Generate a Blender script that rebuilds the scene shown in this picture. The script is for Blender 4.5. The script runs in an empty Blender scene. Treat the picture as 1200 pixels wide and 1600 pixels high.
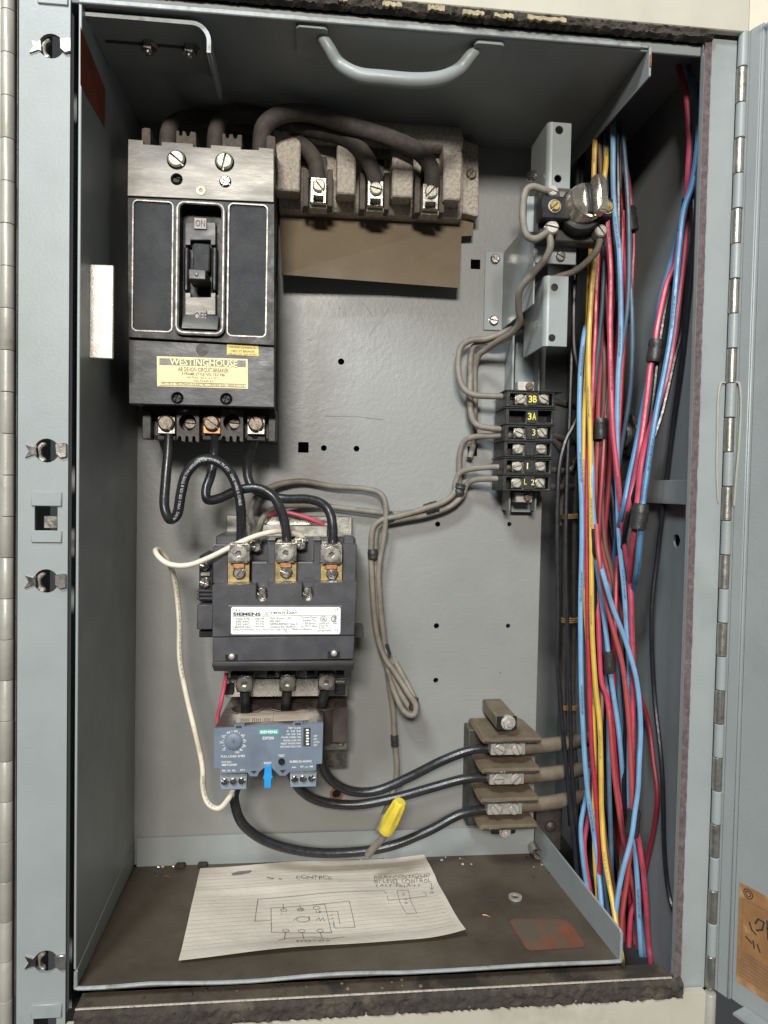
import bpy, bmesh, math, random
from mathutils import Vector, Matrix
from mathutils.geometry import tessellate_polygon
random.seed(7)
R = math.radians
sc = bpy.context.scene
COL = sc.collection

# ------------------------------------------------------------------ camera
CAM = Vector((0.1441, -0.4591, 0.3214)); YAW, PIT, ROL, FPX = 0.1024, 0.0321, 0.0195, 1109.0
FWD = Vector((math.sin(YAW)*math.cos(PIT), math.cos(YAW)*math.cos(PIT), -math.sin(PIT)))
_r0 = Vector((math.cos(YAW), -math.sin(YAW), 0)); _u0 = _r0.cross(FWD)
RGT = _r0*math.cos(ROL) + _u0*math.sin(ROL); UPV = _u0*math.cos(ROL) - _r0*math.sin(ROL)
cd = bpy.data.cameras.new('camera'); cam = bpy.data.objects.new('camera', cd); COL.objects.link(cam)
cd.sensor_fit = 'HORIZONTAL'; cd.sensor_width = 36; cd.lens = FPX/1200*36
cd.clip_start = 0.01; cd.clip_end = 50
cam.matrix_world = Matrix(((RGT.x, UPV.x, -FWD.x, CAM.x), (RGT.y, UPV.y, -FWD.y, CAM.y), (RGT.z, UPV.z, -FWD.z, CAM.z), (0, 0, 0, 1)))
sc.camera = cam
sc.render.resolution_x = 768; sc.render.resolution_y = 1024

# ------------------------------------------------------------------ light
w = bpy.data.worlds.new('World'); sc.world = w; w.use_nodes = True
bg = w.node_tree.nodes['Background']; bg.inputs[0].default_value = (0.95, 0.97, 1.0, 1); bg.inputs[1].default_value = 0.055
def area(name, loc, target, sx, sy, power, col):
    l = bpy.data.lights.new(name, 'AREA'); l.shape = 'RECTANGLE'; l.size = sx; l.size_y = sy; l.energy = power; l.color = col
    o = bpy.data.objects.new(name, l); COL.objects.link(o); o.location = loc
    o.rotation_euler = (Vector(target)-Vector(loc)).to_track_quat('-Z', 'Y').to_euler()
    return o
area('ceiling_lamp', (-0.06, -1.80, 0.98), (0.2, 0.1, 0.3), 0.45, 0.22, 38, (1.0, 0.955, 0.885))
area('ceiling_lamp', (-0.72, -1.62, 2.30), (0.25, 0.1, 0.25), 0.60, 0.40, 64, (0.84, 0.945, 1.0))
sc.view_settings.view_transform = 'Standard'; sc.view_settings.look = 'None'
sc.view_settings.exposure = 0.10; sc.view_settings.gamma = 1.0; sc.view_settings.use_curve_mapping = False

# ------------------------------------------------------------------ pixel rays (photograph is 1200 x 1600)
def ray(u, v): return RGT*((u-600)/FPX) + UPV*((800-v)/FPX) + FWD
def P(u, v, y): d = ray(u, v); return CAM + d*((y-CAM.y)/d.y)
def PZ(u, v, z): d = ray(u, v); return CAM + d*((z-CAM.z)/d.z)
def PX(u, v, x): d = ray(u, v); return CAM + d*((x-CAM.x)/d.x)
def mm(px, y): return px*(y-CAM.y)/FPX          # pixels -> metres at depth y
def RC(u0, v0, u1, v1, y):                       # clean world rectangle x0,x1,z0,z1 seen at a pixel box
    return (P(u0, (v0+v1)/2, y).x, P(u1, (v0+v1)/2, y).x, P((u0+u1)/2, v1, y).z, P((u0+u1)/2, v0, y).z)

# ------------------------------------------------------------------ materials
MATS = {}
def mat(name, col, rough=.5, metal=0, var=.12, vs=70, bump=0, bs=500, col2=None, mask=(.5, .62), ms=25, dust=None, spec=.5, stretch=None, bd=.0006):
    m = bpy.data.materials.new(name); m.use_nodes = True; n = m.node_tree.nodes; L = m.node_tree.links
    b = n['Principled BSDF']; b.inputs['Roughness'].default_value = rough; b.inputs['Metallic'].default_value = metal
    b.inputs['Specular IOR Level'].default_value = spec
    g = n.new('ShaderNodeNewGeometry'); pos = g.outputs['Position']
    if stretch:
        vm = n.new('ShaderNodeVectorMath'); vm.operation = 'MULTIPLY'; vm.inputs[1].default_value = stretch
        L.new(pos, vm.inputs[0]); pos = vm.outputs[0]
    def noise(scale, det=4):
        t = n.new('ShaderNodeTexNoise'); t.inputs['Scale'].default_value = scale; t.inputs['Detail'].default_value = det
        t.inputs['Roughness'].default_value = .62; L.new(pos, t.inputs['Vector']); return t.outputs['Fac']
    def rng(sock, a, c, lo, hi):
        t = n.new('ShaderNodeMapRange'); L.new(sock, t.inputs[0])
        for i, q in enumerate((a, c, lo, hi)): t.inputs[i+1].default_value = q
        return t.outputs[0]
    def mix(fac, a, c, mode='MIX'):
        t = n.new('ShaderNodeMix'); t.data_type = 'RGBA'; t.blend_type = mode
        if isinstance(fac, float): t.inputs[0].default_value = fac
        else: L.new(fac, t.inputs[0])
        for i, q in ((6, a), (7, c)):
            if isinstance(q, tuple): t.inputs[i].default_value = q + (1,)
            else: L.new(q, t.inputs[i])
        return t.outputs[2]
    nz = noise(vs)
    v = rng(nz, .3, .7, 1-var, 1+var)
    cc = n.new('ShaderNodeCombineColor')
    for i in range(3): L.new(v, cc.inputs[i])
    c = mix(1.0, tuple(col), cc.outputs[0], 'MULTIPLY')
    if col2: c = mix(rng(noise(ms, 6), mask[0], mask[1], 0, 1), c, tuple(col2))
    if dust:
        sx = n.new('ShaderNodeSeparateXYZ'); L.new(g.outputs['Normal'], sx.inputs[0])
        up = rng(sx.outputs[2], .15, .8, 0, dust[1]); nn = rng(noise(90, 5), .35, .55, .45, 1)
        mu = n.new('ShaderNodeMath'); mu.operation = 'MULTIPLY'; L.new(up, mu.inputs[0]); L.new(nn, mu.inputs[1])
        c = mix(mu.outputs[0], c, tuple(dust[0]))
    L.new(c, b.inputs['Base Color'])
    rr = rng(noise(vs*1.7), .3, .7, max(.03, rough-.09), min(1, rough+.09)); L.new(rr, b.inputs['Roughness'])
    if bump:
        bp = n.new('ShaderNodeBump'); bp.inputs['Strength'].default_value = bump; bp.inputs['Distance'].default_value = bd
        L.new(noise(bs, 3), bp.inputs['Height']); L.new(bp.outputs[0], b.inputs['Normal'])
    MATS[name] = m; return m
DUST = (.17, .13, .09)
mat('paint', (.262, .28, .278), .42, var=.06, vs=14, bump=.25, bs=420, col2=(.225, .236, .23), mask=(.52, .7), ms=9)
mat('paint_clean', (.265, .285, .283), .42, var=.06, vs=20, bump=.15, bs=500, col2=(.225, .24, .235), mask=(.55, .75), ms=14)
mat('panel_paint', (.248, .250, .238), .42, var=.08, vs=9, bump=.42, bs=230, col2=(.20, .198, .186), mask=(.46, .72), ms=5, spec=.42)
mat('paint_dusty', (.062, .047, .033), .58, var=.25, vs=22, bump=.35, bs=300, col2=(.105, .084, .060), mask=(.42, .64), ms=8)
mat('sill_dust', (.075, .056, .038), .8, var=.35, vs=45, bump=.5, bs=300, col2=(.03, .024, .018), mask=(.52, .6), ms=22)
mat('cream', (.45, .42, .345), .5, var=.06, vs=30, bump=.12, bs=300, col2=(.34, .31, .25), mask=(.58, .78), ms=18)
mat('edge_bare', (.27, .285, .285), .45, .1, var=.2, vs=90, bump=.25, col2=(.17, .155, .13), mask=(.56, .68), ms=70)
mat('hinge_steel', (.37, .35, .305), .42, .2, var=.10, vs=60, bump=.2, bs=300, col2=(.25, .215, .175), mask=(.6, .78), ms=45)
mat('zinc', (.50, .48, .44), .27, 1.0, var=.12, vs=90, bump=.12, bs=400, col2=(.38, .35, .30), mask=(.5, .75), ms=90)
mat('zinc_dull', (.36, .345, .31), .36, .85, var=.2, vs=110, bump=.25, bs=500, col2=(.2, .18, .15), mask=(.56, .7), ms=120)
mat('aluminium', (.50, .47, .425), .45, .5, var=.12, vs=120, bump=.25, bs=700, col2=(.38, .35, .30), mask=(.52, .74), ms=150)
mat('brass', (.40, .30, .14), .42, .85, var=.25, vs=120, bump=.25, bs=500)
mat('copper', (.50, .24, .11), .45, .8, var=.25, vs=150, bump=.2)
mat('screw_pale', (.42, .40, .33), .45, .45, var=.25, vs=300, bump=.3, bs=900, col2=(.22, .19, .15), mask=(.58, .7), ms=400)
mat('screw_dark', (.17, .14, .11), .45, .7, var=.3, vs=300, bump=.2, bs=900)
mat('cover_glare', (.165, .153, .136), .45, .42, var=.25, vs=45, bump=.25, bs=260, col2=(.10, .097, .092), mask=(.48, .72), ms=20, stretch=(.35, 1, 1.4))  # dark plastic given a pale metallic grey, glare put into the colour
mat('cover_black', (.038, .038, .041), .42, 0, var=.25, vs=50, bump=.2, bs=260, col2=(.058, .058, .061), mask=(.5, .7), ms=45, stretch=(.7, 1, 1.2), spec=.4)
mat('bakelite', (.015, .015, .016), .45, 0, var=.3, vs=80, bump=.12, bs=600, spec=.3)
mat('bakelite_edge', (.22, .205, .185), .4, .4, var=.45, vs=160, bump=.2, bs=500)
mat('texture_panel', (.034, .035, .037), .6, 0, var=.25, vs=60, bump=.8, bs=1400, col2=(.052, .050, .047), mask=(.5, .7), ms=35, spec=.3)
mat('old_black', (.035, .032, .029), .5, 0, var=.3, vs=90, bump=.25, bs=500, dust=(DUST, .5))
mat('terminal_black', (.022, .022, .023), .38, 0, var=.4, vs=200, bump=.4, bs=700, col2=(.12, .11, .10), mask=(.66, .74), ms=320)
mat('charcoal', (.050, .050, .055), .42, 0, var=.16, vs=60, bump=.25, bs=1200, col2=(.066, .066, .070), mask=(.5, .7), ms=30, dust=((.12, .10, .08), .35))
mat('charcoal_edge', (.16, .16, .165), .45, 0, var=.15, vs=90)
mat('brown_plastic', (.050, .037, .030), .45, 0, var=.2, vs=80, bump=.25, bs=800, dust=((.085, .067, .053), .4))
mat('bluegrey', (.148, .183, .232), .50, 0, var=.08, vs=60, bump=.15, bs=900, col2=(.122, .150, .188), mask=(.5, .7), ms=40)
mat('bluegrey_light', (.20, .25, .31), .48, 0, var=.07, vs=60, bump=.12, bs=900)
mat('teal', (.05, .42, .36), .4, 0, var=.06)
mat('reset_blue', (.03, .27, .62), .35, 0, var=.08)
mat('phenolic', (.44, .39, .325), .85, 0, var=.30, vs=420, bump=.7, bs=900, col2=(.20, .17, .14), mask=(.55, .66), ms=520, bd=.0008)
mat('cap_chrome', (.56, .50, .42), .22, .85, var=.2, vs=70, bump=.12, bs=300, col2=(.22, .18, .14), mask=(.58, .70), ms=60)
mat('phenolic_dark', (.10, .083, .066), .8, 0, var=.3, vs=300, bump=.5, bs=800)
mat('fish_paper', (.155, .118, .072), .7, 0, var=.08, vs=25, bump=.2, bs=300, col2=(.13, .098, .06), mask=(.5, .7), ms=14)
mat('barrier_tan', (.15, .112, .072), .6, 0, var=.22, vs=60, bump=.35, bs=400, col2=(.20, .155, .105), mask=(.55, .7), ms=70)
mat('barrier_edge', (.045, .038, .032), .35, 0, var=.3, vs=150, bump=.2, col2=(.30, .25, .19), mask=(.60, .68), ms=200)
mat('cable_black', (.020, .020, .022), .30, 0, var=.25, vs=160, bump=.15, bs=900)
mat('wire_black', (.017, .017, .021), .34, 0, var=.3, vs=200, bump=.08, bs=500)
mat('cable_dusty', (.060, .050, .042), .75, 0, var=.3, vs=160, bump=.5, bs=900, dust=((.13, .11, .09), .6))
mat('cable_tan', (.135, .105, .075), .75, 0, var=.25, vs=120, bump=.4, bs=700, dust=((.22, .18, .13), .5))
mat('wire_grey', (.20, .175, .142), .6, 0, var=.22, vs=90, bump=.3, bs=500, col2=(.13, .11, .09), mask=(.56, .68), ms=60)
mat('wire_white', (.68, .60, .48), .42, 0, var=.14, vs=60, col2=(.45, .36, .26), mask=(.55, .7), ms=35)
mat('wire_red', (.38, .03, .05), .42, 0, var=.2, vs=70, bump=.2, bs=500, col2=(.25, .03, .04), mask=(.56, .7), ms=50)
mat('wire_pink', (.47, .062, .105), .42, 0, var=.2, vs=70, bump=.2, bs=500, col2=(.33, .055, .075), mask=(.56, .7), ms=50)
mat('wire_salmon', (.36, .065, .068), .48, 0, var=.22, vs=50, bump=.2, bs=500, col2=(.24, .055, .055), mask=(.56, .7), ms=50)
mat('wire_dark_red', (.23, .022, .032), .45, 0, var=.2, vs=50)
mat('wire_blue', (.18, .335, .52), .42, 0, var=.16, vs=60, bump=.2, bs=500, col2=(.14, .24, .36), mask=(.58, .72), ms=50)
mat('wire_deep_blue', (.075, .205, .37), .42, 0, var=.16, vs=60, bump=.2, bs=500, col2=(.06, .15, .25), mask=(.56, .7), ms=50)
mat('wire_slate', (.08, .13, .19), .45, 0, var=.2, vs=60)
mat('wire_yellow', (.62, .40, .07), .45, 0, var=.16, vs=60, bump=.2, bs=500, col2=(.46, .29, .07), mask=(.58, .72), ms=50)
mat('wire_brown', (.15, .085, .06), .5, 0, var=.2, vs=60)
mat('tape', (.030, .029, .028), .42, 0, var=.3, vs=200, bump=.6, bs=350)
mat('lacing', (.33, .18, .07), .8, 0, var=.3, vs=500, bump=.5, bs=1500)
mat('nut_yellow', (.66, .51, .05), .45, 0, var=.12, vs=90, bump=.2, bs=600, col2=(.40, .31, .09), mask=(.54, .72), ms=120)
mat('gasket_brown', (.105, .075, .078), .9, 0, var=.35, vs=300, bump=.8, bs=700, col2=(.18, .14, .14), mask=(.58, .7), ms=200)
mat('gasket_foam', (.042, .034, .027), .95, 0, var=.4, vs=150, bump=.8, bs=350, col2=(.10, .08, .058), mask=(.54, .74), ms=60, bd=.0015)
mat('gasket_torn', (.34, .28, .18), .9, 0, var=.35, vs=300, bump=1, bs=500, bd=.001)
mat('paper', (.60, .53, .445), .8, 0, var=.07, vs=20, bump=.4, bs=60, col2=(.47, .405, .33), mask=(.46, .72), ms=11, bd=.002)
mat('paper_rule', (.40, .335, .29), .8, 0, var=.3, vs=30)
mat('ink', (.17, .15, .14), .7, 0, var=.4)
mat('print_white', (.78, .78, .74), .6, 0, var=.08, vs=500)
mat('print_dark', (.035, .034, .032), .6, 0, var=.1)
mat('print_soft', (.13, .12, .10), .6, 0, var=.2)
mat('print_grey', (.42, .42, .43), .6, 0, var=.35, vs=400)
mat('label_white', (.80, .80, .78), .45, 0, var=.03)
mat('label_cream', (.74, .62, .32), .5, 0, var=.07, vs=300, col2=(.60, .48, .22), mask=(.6, .75), ms=200)
mat('label_yellow', (.72, .52, .12), .5, 0, var=.07, vs=300)
mat('label_grey', (.16, .15, .13), .5, 0, var=.2, vs=300)
mat('label_beige', (.50, .40, .31), .6, 0, var=.08)
mat('sticker_orange', (.30, .150, .062), .45, 0, var=.22, vs=60, col2=(.42, .27, .14), mask=(.54, .68), ms=60)
mat('red_stencil', (.20, .045, .022), .6, 0, var=.3, vs=30)
mat('red_faded', (.17, .052, .026), .8, 0, var=.3, vs=40, col2=(.095, .072, .05), mask=(.40, .56), ms=34)
mat('rust', (.20, .075, .03), .85, 0, var=.4, vs=300)
mat('yellow_pencil', (.75, .66, .10), .6, 0, var=.1)
mat('adhesive', (.33, .315, .25), .6, 0, var=.12)
mat('iron_dark', (.09, .078, .068), .5, .4, var=.3, vs=90, bump=.4, bs=400)
mat('wall_paint', (.66, .60, .48), .6, 0, var=.04, bump=.2, bs=120)
mat('hole_shade', (.03, .028, .026), .8, 0, var=.2)

# ------------------------------------------------------------------ mesh helpers
class MB:
    def __init__(s): s.v = []; s.f = []
    def add(s, vs, fs):
        o = len(s.v); s.v += [Vector(q) for q in vs]; s.f += [tuple(o+i for i in f) for f in fs]; return s
    def box3(s, x0, x1, y0, y1, z0, z1):
        return s.add([(x, y, z) for z in (z0, z1) for y in (y0, y1) for x in (x0, x1)],
                     [(0, 1, 3, 2), (4, 6, 7, 5), (0, 4, 5, 1), (2, 3, 7, 6), (0, 2, 6, 4), (1, 5, 7, 3)])
    def box(s, u0, v0, u1, v1, yf, yb):            # front face seen at a pixel box, extruded straight back
        x0, x1, z0, z1 = RC(u0, v0, u1, v1, yf); return s.box3(x0, x1, yf, yb, z0, z1)
    def prism(s, loop, vec):
        n = len(loop); vec = Vector(vec); a = [Vector(p) for p in loop]
        return s.add(a+[p+vec for p in a], [tuple(range(n)), tuple(range(2*n-1, n-1, -1))] + [(i, (i+1) % n, n+(i+1) % n, n+i) for i in range(n)])
    def holed(s, loops, to3, d0, d1):              # 2-D loops (outline, holes) extruded between d0 and d1
        flat = [p for l in loops for p in l]
        tr = tessellate_polygon([[Vector((p[0], p[1], 0)) for p in l] for l in loops])
        n = len(flat); fs = [tuple(t) for t in tr] + [tuple(n+i for i in reversed(t)) for t in tr]
        o = 0
        for l in loops:
            k = len(l)
            for i in range(k): a, b = o+i, o+(i+1) % k; fs.append((a, b, n+b, n+a))
            o += k
        return s.add([to3(p, d0) for p in flat]+[to3(p, d1) for p in flat], fs)
    def slab(s, loops, yf, yb): return s.holed(loops, lambda p, d: (p[0], d, p[1]), yf, yb)
    def zslab(s, loops, z0, z1): return s.holed(loops, lambda p, d: (p[0], p[1], d), z0, z1)
    def xslab(s, loops, x0, x1): return s.holed(loops, lambda p, d: (d, p[0], p[1]), x0, x1)
    def lathe(s, prof, c, axis=(0, -1, 0), seg=20):
        c = Vector(c); a = Vector(axis).normalized(); t = Vector((0, 0, 1)) if abs(a.z) < .9 else Vector((1, 0, 0))
        e1 = a.cross(t).normalized(); e2 = a.cross(e1); vs = []; fs = []
        for r, h in prof:
            for k in range(seg): q = 2*math.pi*k/seg; vs.append(c+a*h+(e1*math.cos(q)+e2*math.sin(q))*r)
        for i in range(len(prof)-1):
            for k in range(seg): j = (k+1) % seg; fs.append((i*seg+k, i*seg+j, (i+1)*seg+j, (i+1)*seg+k))
        fs.append(tuple(range(seg))); fs.append(tuple((len(prof)-1)*seg+k for k in reversed(range(seg))))
        return s.add(vs, fs)
    def tube(s, path, r, seg=10, caps=True):
        n = len(path); vs = []; fs = []
        fr = frames(path)
        for i, p in enumerate(path):
            t, a, b = fr[i]; rr = r[i] if isinstance(r, list) else r
            for k in range(seg): q = 2*math.pi*k/seg; vs.append(p+(a*math.cos(q)+b*math.sin(q))*rr)
        for i in range(n-1):
            for k in range(seg): j = (k+1) % seg; fs.append((i*seg+k, i*seg+j, (i+1)*seg+j, (i+1)*seg+k))
        if caps: fs.append(tuple(range(seg))); fs.append(tuple((n-1)*seg+k for k in reversed(range(seg))))
        return s.add(vs, fs)
def frames(path):                                   # tangent, side facing the front, binormal (parallel transport)
    n = len(path); out = []; a = None
    for i in range(n):
        t = (path[min(i+1, n-1)]-path[max(i-1, 0)]).normalized()
        if a is None:
            a = Vector((0, -1, 0)) - t*t.dot(Vector((0, -1, 0)))
            if a.length < .2: a = Vector((0, 0, 1)) - t*t.z
        else: a = a - t*a.dot(t)
        a.normalize(); out.append((t, a.copy(), t.cross(a)))
    return out
def spline(pts, step=8):
    q = [pts[0]*2-pts[1]] + pts + [pts[-1]*2-pts[-2]]; out = []
    for i in range(1, len(q)-2):
        a, b, c, d = q[i-1:i+3]
        for k in range(step):
            t = k/step
            out.append(.5*((2*b)+(c-a)*t+(2*a-5*b+4*c-d)*t*t+(3*b-a-3*c+d)*t**3))
    out.append(pts[-1]); return out
def path3(pts, step=8): return spline([P(*p) for p in pts], step)
def circ(cx, cz, r, n=20, a0=0): return [(cx+r*math.cos(a0+2*math.pi*k/n), cz+r*math.sin(a0+2*math.pi*k/n)) for k in range(n)]
def circp(u, v, rpx, y, n=20): p = P(u, v, y); return circ(p.x, p.z, mm(rpx, y), n)
def rectl(x0, x1, z0, z1): return [(x0, z0), (x1, z0), (x1, z1), (x0, z1)]
def rectp(u0, v0, u1, v1, y): return rectl(*RC(u0, v0, u1, v1, y))
def rrect(x0, x1, z0, z1, r, n=5):
    out = []
    for cx, cz, a in ((x1-r, z0+r, -90), (x1-r, z1-r, 0), (x0+r, z1-r, 90), (x0+r, z0+r, 180)):
        for k in range(n+1): q = R(a+90*k/n); out.append((cx+r*math.cos(q), cz+r*math.sin(q)))
    return out
def rrectp(u0, v0, u1, v1, y, rpx, n=5): return rrect(*RC(u0, v0, u1, v1, y), mm(rpx, y), n)
def polyp(pts, y): return [(P(u, v, y).x, P(u, v, y).z) for u, v in pts]

WL = {}
def put(o, wloc, parent):
    COL.objects.link(o)
    if parent is not None: o.parent = parent; o.location = wloc-WL[parent.name]
    else: o.location = wloc
    WL[o.name] = Vector(wloc); return o
def tag(o, label=None, cat=None, group=None, kind=None):
    for k, q in (('label', label), ('category', cat), ('group', group), ('kind', kind)):
        if q: o[k] = q
    return o
def build(name, mb, m, parent=None, bevel=0, smooth=True, ang=38, label=None, cat=None, group=None, kind=None, segs=1):
    lo = Vector([min(v[i] for v in mb.v) for i in range(3)]); hi = Vector([max(v[i] for v in mb.v) for i in range(3)])
    c = (lo+hi)/2; me = bpy.data.meshes.new(name)
    me.from_pydata([v-c for v in mb.v], [], mb.f); bm = bmesh.new(); bm.from_mesh(me)
    bmesh.ops.recalc_face_normals(bm, faces=bm.faces)
    if bevel:
        ed = [e for e in bm.edges if len(e.link_faces) == 2 and e.calc_face_angle(0) > R(35)]
        bmesh.ops.bevel(bm, geom=ed, offset=bevel, segments=segs, affect='EDGES', clamp_overlap=True)
    bm.to_mesh(me); bm.free()
    if smooth:
        for p in me.polygons: p.use_smooth = True
        me.set_sharp_from_angle(angle=R(ang))
    me.materials.append(MATS[m]); o = bpy.data.objects.new(name, me)
    put(o, c, parent); return tag(o, label, cat, group, kind)
def thing(name, label, cat, loc, group=None):
    o = bpy.data.objects.new(name, None); o.empty_display_size = .01; put(o, Vector(loc), None); return tag(o, label, cat, group)

SCREW = {}
def screw_mesh(kind, m):
    if (kind, m) in SCREW: return SCREW[(kind, m)]
    b = MB()
    def wedge(loop):
        n = len(loop); mid = [(p[0]*.82, p[1]*.82) for p in loop]
        b.add([(p[0], 0, p[1]) for p in loop]+[(p[0], -.42, p[1]) for p in loop], [tuple(range(n, 2*n))]+[(i, (i+1) % n, n+(i+1) % n, n+i) for i in range(n)])
        b.add([(p[0], -.42, p[1]) for p in loop]+[(p[0]*.80, -.60, p[1]*.80) for p in loop], [tuple(range(n, 2*n))]+[(i, (i+1) % n, n+(i+1) % n, n+i) for i in range(n)])
    if kind in ('slot', 'cross'):
        b.lathe([(1.0, -.9), (1.0, .05), (.9, .07)], (0, 0, 0), (0, -1, 0), 20)
        g = .15
        if kind == 'slot':
            for s in (1, -1):
                a0 = math.asin(g); wedge([(math.cos(a0+(math.pi-2*a0)*k/10), s*math.sin(a0+(math.pi-2*a0)*k/10)) for k in range(11)])
        else:
            for q in range(4):
                a0 = math.asin(g); arc = [(math.cos(a0+(math.pi/2-2*a0)*k/5), math.sin(a0+(math.pi/2-2*a0)*k/5)) for k in range(6)]+[(g, g)]
                ca, sa = math.cos(q*math.pi/2), math.sin(q*math.pi/2); wedge([(x*ca-z*sa, x*sa+z*ca) for x, z in arc])
    elif kind == 'socket':                       # round set screw with a hexagonal recess
        b.slab([circ(0, 0, 1, 24), circ(0, 0, .52, 6)], -.5, .6); b.lathe([(.6, -.3), (.6, -.05)], (0, 0, 0), (0, -1, 0), 6)
        b.slab([circ(0, 0, 1.22, 24), circ(0, 0, 1.02, 24)], -.3, .5)
    elif kind == 'nut':
        b.prism([(x, -.8, z) for x, z in circ(0, 0, 1, 6)], (0, 1.2, 0)); b.lathe([(.5, -.5), (.5, 1.1), (.38, 1.25)], (0, 0, 0), (0, -1, 0), 14)
        b.lathe([(1.25, -.5), (1.25, .12)], (0, 0, 0), (0, -1, 0), 20)
    elif kind == 'dome':
        b.lathe([(1, -.3), (1, .1), (.85, .4), (.5, .62), (.12, .7)], (0, 0, 0), (0, -1, 0), 18)
    elif kind == 'eyelet':
        b.slab([circ(0, 0, 1, 20), circ(0, 0, .55, 16)], -.25, .3)
    me = bpy.data.meshes.new(kind+'_screw'); me.from_pydata(b.v, [], b.f)
    bm = bmesh.new(); bm.from_mesh(me); bmesh.ops.recalc_face_normals(bm, faces=bm.faces); bm.to_mesh(me); bm.free()
    for p in me.polygons: p.use_smooth = True
    me.set_sharp_from_angle(angle=R(30)); me.materials.append(MATS[m]); SCREW[(kind, m)] = me; return me
def screw(u, v, y, rpx, parent, kind='slot', m='screw_pale', rot=0, name='screw', depth=1.0, rx=0, w=None):
    o = bpy.data.objects.new(name, screw_mesh(kind, m)); p = P(u, v, y) if w is None else Vector(w); r = mm(rpx, p.y)
    o.scale = (r, r*depth, r); o.rotation_euler = (R(rx), R(rot), 0); return put(o, p, parent)

def glyphs(s, bold=0.0):
    cu = bpy.data.curves.new('t', 'FONT'); cu.body = s; cu.resolution_u = 2; cu.offset = bold; cu.fill_mode = 'FRONT'
    ob = bpy.data.objects.new('t', cu); me = bpy.data.meshes.new_from_object(ob)
    vs = [v.co.copy() for v in me.vertices]; fs = [tuple(p.vertices) for p in me.polygons]
    bpy.data.objects.remove(ob); bpy.data.curves.remove(cu); bpy.data.meshes.remove(me); return vs, fs
def text(s, u0, v0, u1, v1, y, m, parent, bold=.0, name='lettering'):
    vs, fs = glyphs(s, bold)
    if not vs: return
    x0, x1, z0, z1 = RC(u0, v0, u1, v1, y)
    a0, a1 = min(v.x for v in vs), max(v.x for v in vs); b0, b1 = min(v.y for v in vs), max(v.y for v in vs)
    b = MB().add([(x0+(v.x-a0)/(a1-a0)*(x1-x0), y, z0+(v.y-b0)/max(b1-b0, 1e-6)*(z1-z0)) for v in vs], fs)
    return build(name, b, m, parent, smooth=False)
def text_on_tube(s, path, r, size, s0, m, parent, ang=0.0, bold=.02, flip=False):
    vs, fs = glyphs(s, bold); fr = frames(path); cum = [0]
    for i in range(1, len(path)): cum.append(cum[-1]+(path[i]-path[i-1]).length)
    out = []
    for v in vs:
        d = s0+(-v.x if flip else v.x)*size; off = (v.y-.35)*size*(-1 if flip else 1); d = max(0, min(cum[-1]-1e-6, d))
        i = 0
        while i < len(cum)-2 and cum[i+1] < d: i += 1
        t = (d-cum[i])/(cum[i+1]-cum[i]); c = path[i].lerp(path[i+1], t); T = (path[i+1]-path[i]).normalized()
        a = (CAM-c); a = a-T*a.dot(T); a.normalize(); bb = T.cross(a)*-1
        th = off/r+ang; out.append(c+(a*math.cos(th)+bb*math.sin(th))*(r*1.012))
    return build('lettering', MB().add(out, fs), m, parent, smooth=False)
def strokes(lines, wd, to3, nrm, name, m, parent):
    b = MB(); nrm = Vector(nrm)
    for ln in lines:
        p = [Vector(to3(*q)) for q in ln]
        for i in range(len(p)-1):
            t = (p[i+1]-p[i])
            if t.length < 1e-7: continue
            sd = t.normalized().cross(nrm)*wd/2; t = t.normalized()*wd*.3
            b.add([p[i]-sd-t, p[i]+sd-t, p[i+1]+sd+t, p[i+1]-sd+t], [(0, 1, 2, 3)])
    return build(name, b, m, parent, smooth=False)

D = 0.148                                            # depth of the back panel
ZF = PZ(500, 1510, 0).z                              # tray floor is z = 0
XL = P(121, 800, 0).x; W = .36; H = .6164

# ------------------------------------------------------------------ the cabinet round the unit
XW = P(1074, 800, 0).x                                # edge of the opening
XV = XW+.022                                          # right wall of the wireway
ZT, ZB = H+.020, -.05                                 # inside top and bottom of the cabinet
CY = .300                                             # back of the cabinet
cab = thing('cabinet', 'grey painted steel motor control cabinet around the open unit and wireway', 'cabinet', (.2, .1, ZB))
XS0, XS1 = P(33, 800, 0).x, P(106, 800, 0).x
HOLES = [(80, 72), (73, 704), (72, 908), (72, 1503)]
loops = [rectl(XS0, XS1, -.09, .72)] + [circp(u, v, 18, 0) for u, v in HOLES] + [rectp(54, 790, 90, 830, 0), rectp(52, 1590, 88, 1622, 0)]
strip = build('left_strip', MB().slab(loops, 0, .0025), 'paint_clean', cab, smooth=False)
build('strip_return', MB().box3(XS0-.0022, XS0-.0002, .0006, .05, -.09, .72), 'paint_clean', cab)
for u, v in HOLES:                                    # quarter-turn latch seats
    y = -.0006
    a = MB().slab([polyp([(u-33, v-9), (u-20, v-5), (u-17, v-9), (u-15, v+8), (u-20, v+6), (u-34, v+11), (u-27, v+1)], y)], y-.0006, .0004)
    build('latch_clip', a, 'zinc', strip)
    a = MB().slab([polyp([(u+14, v-10), (u+26, v-12), (u+32, v-11), (u+32, v+10), (u+22, v+12), (u+15, v+6)], y)], y-.0014, .0004)
    build('latch_clip', a, 'zinc_dull', strip, bevel=.0004)
    c = P(u-8, v+2, .0032)
    pr = [(c.x+mm(11, 0)*math.cos(R(a)), c.z+mm(16, 0)*math.sin(R(a))) for a in range(60, 301, 30)]
    pr += [(c.x+mm(5, 0)*math.cos(R(a))+mm(3, 0), c.z+mm(10, 0)*math.sin(R(a))) for a in range(290, 69, -44)]
    build('latch_cam', MB().slab([pr], .0032, .008), 'aluminium', strip, bevel=.0008)
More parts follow.
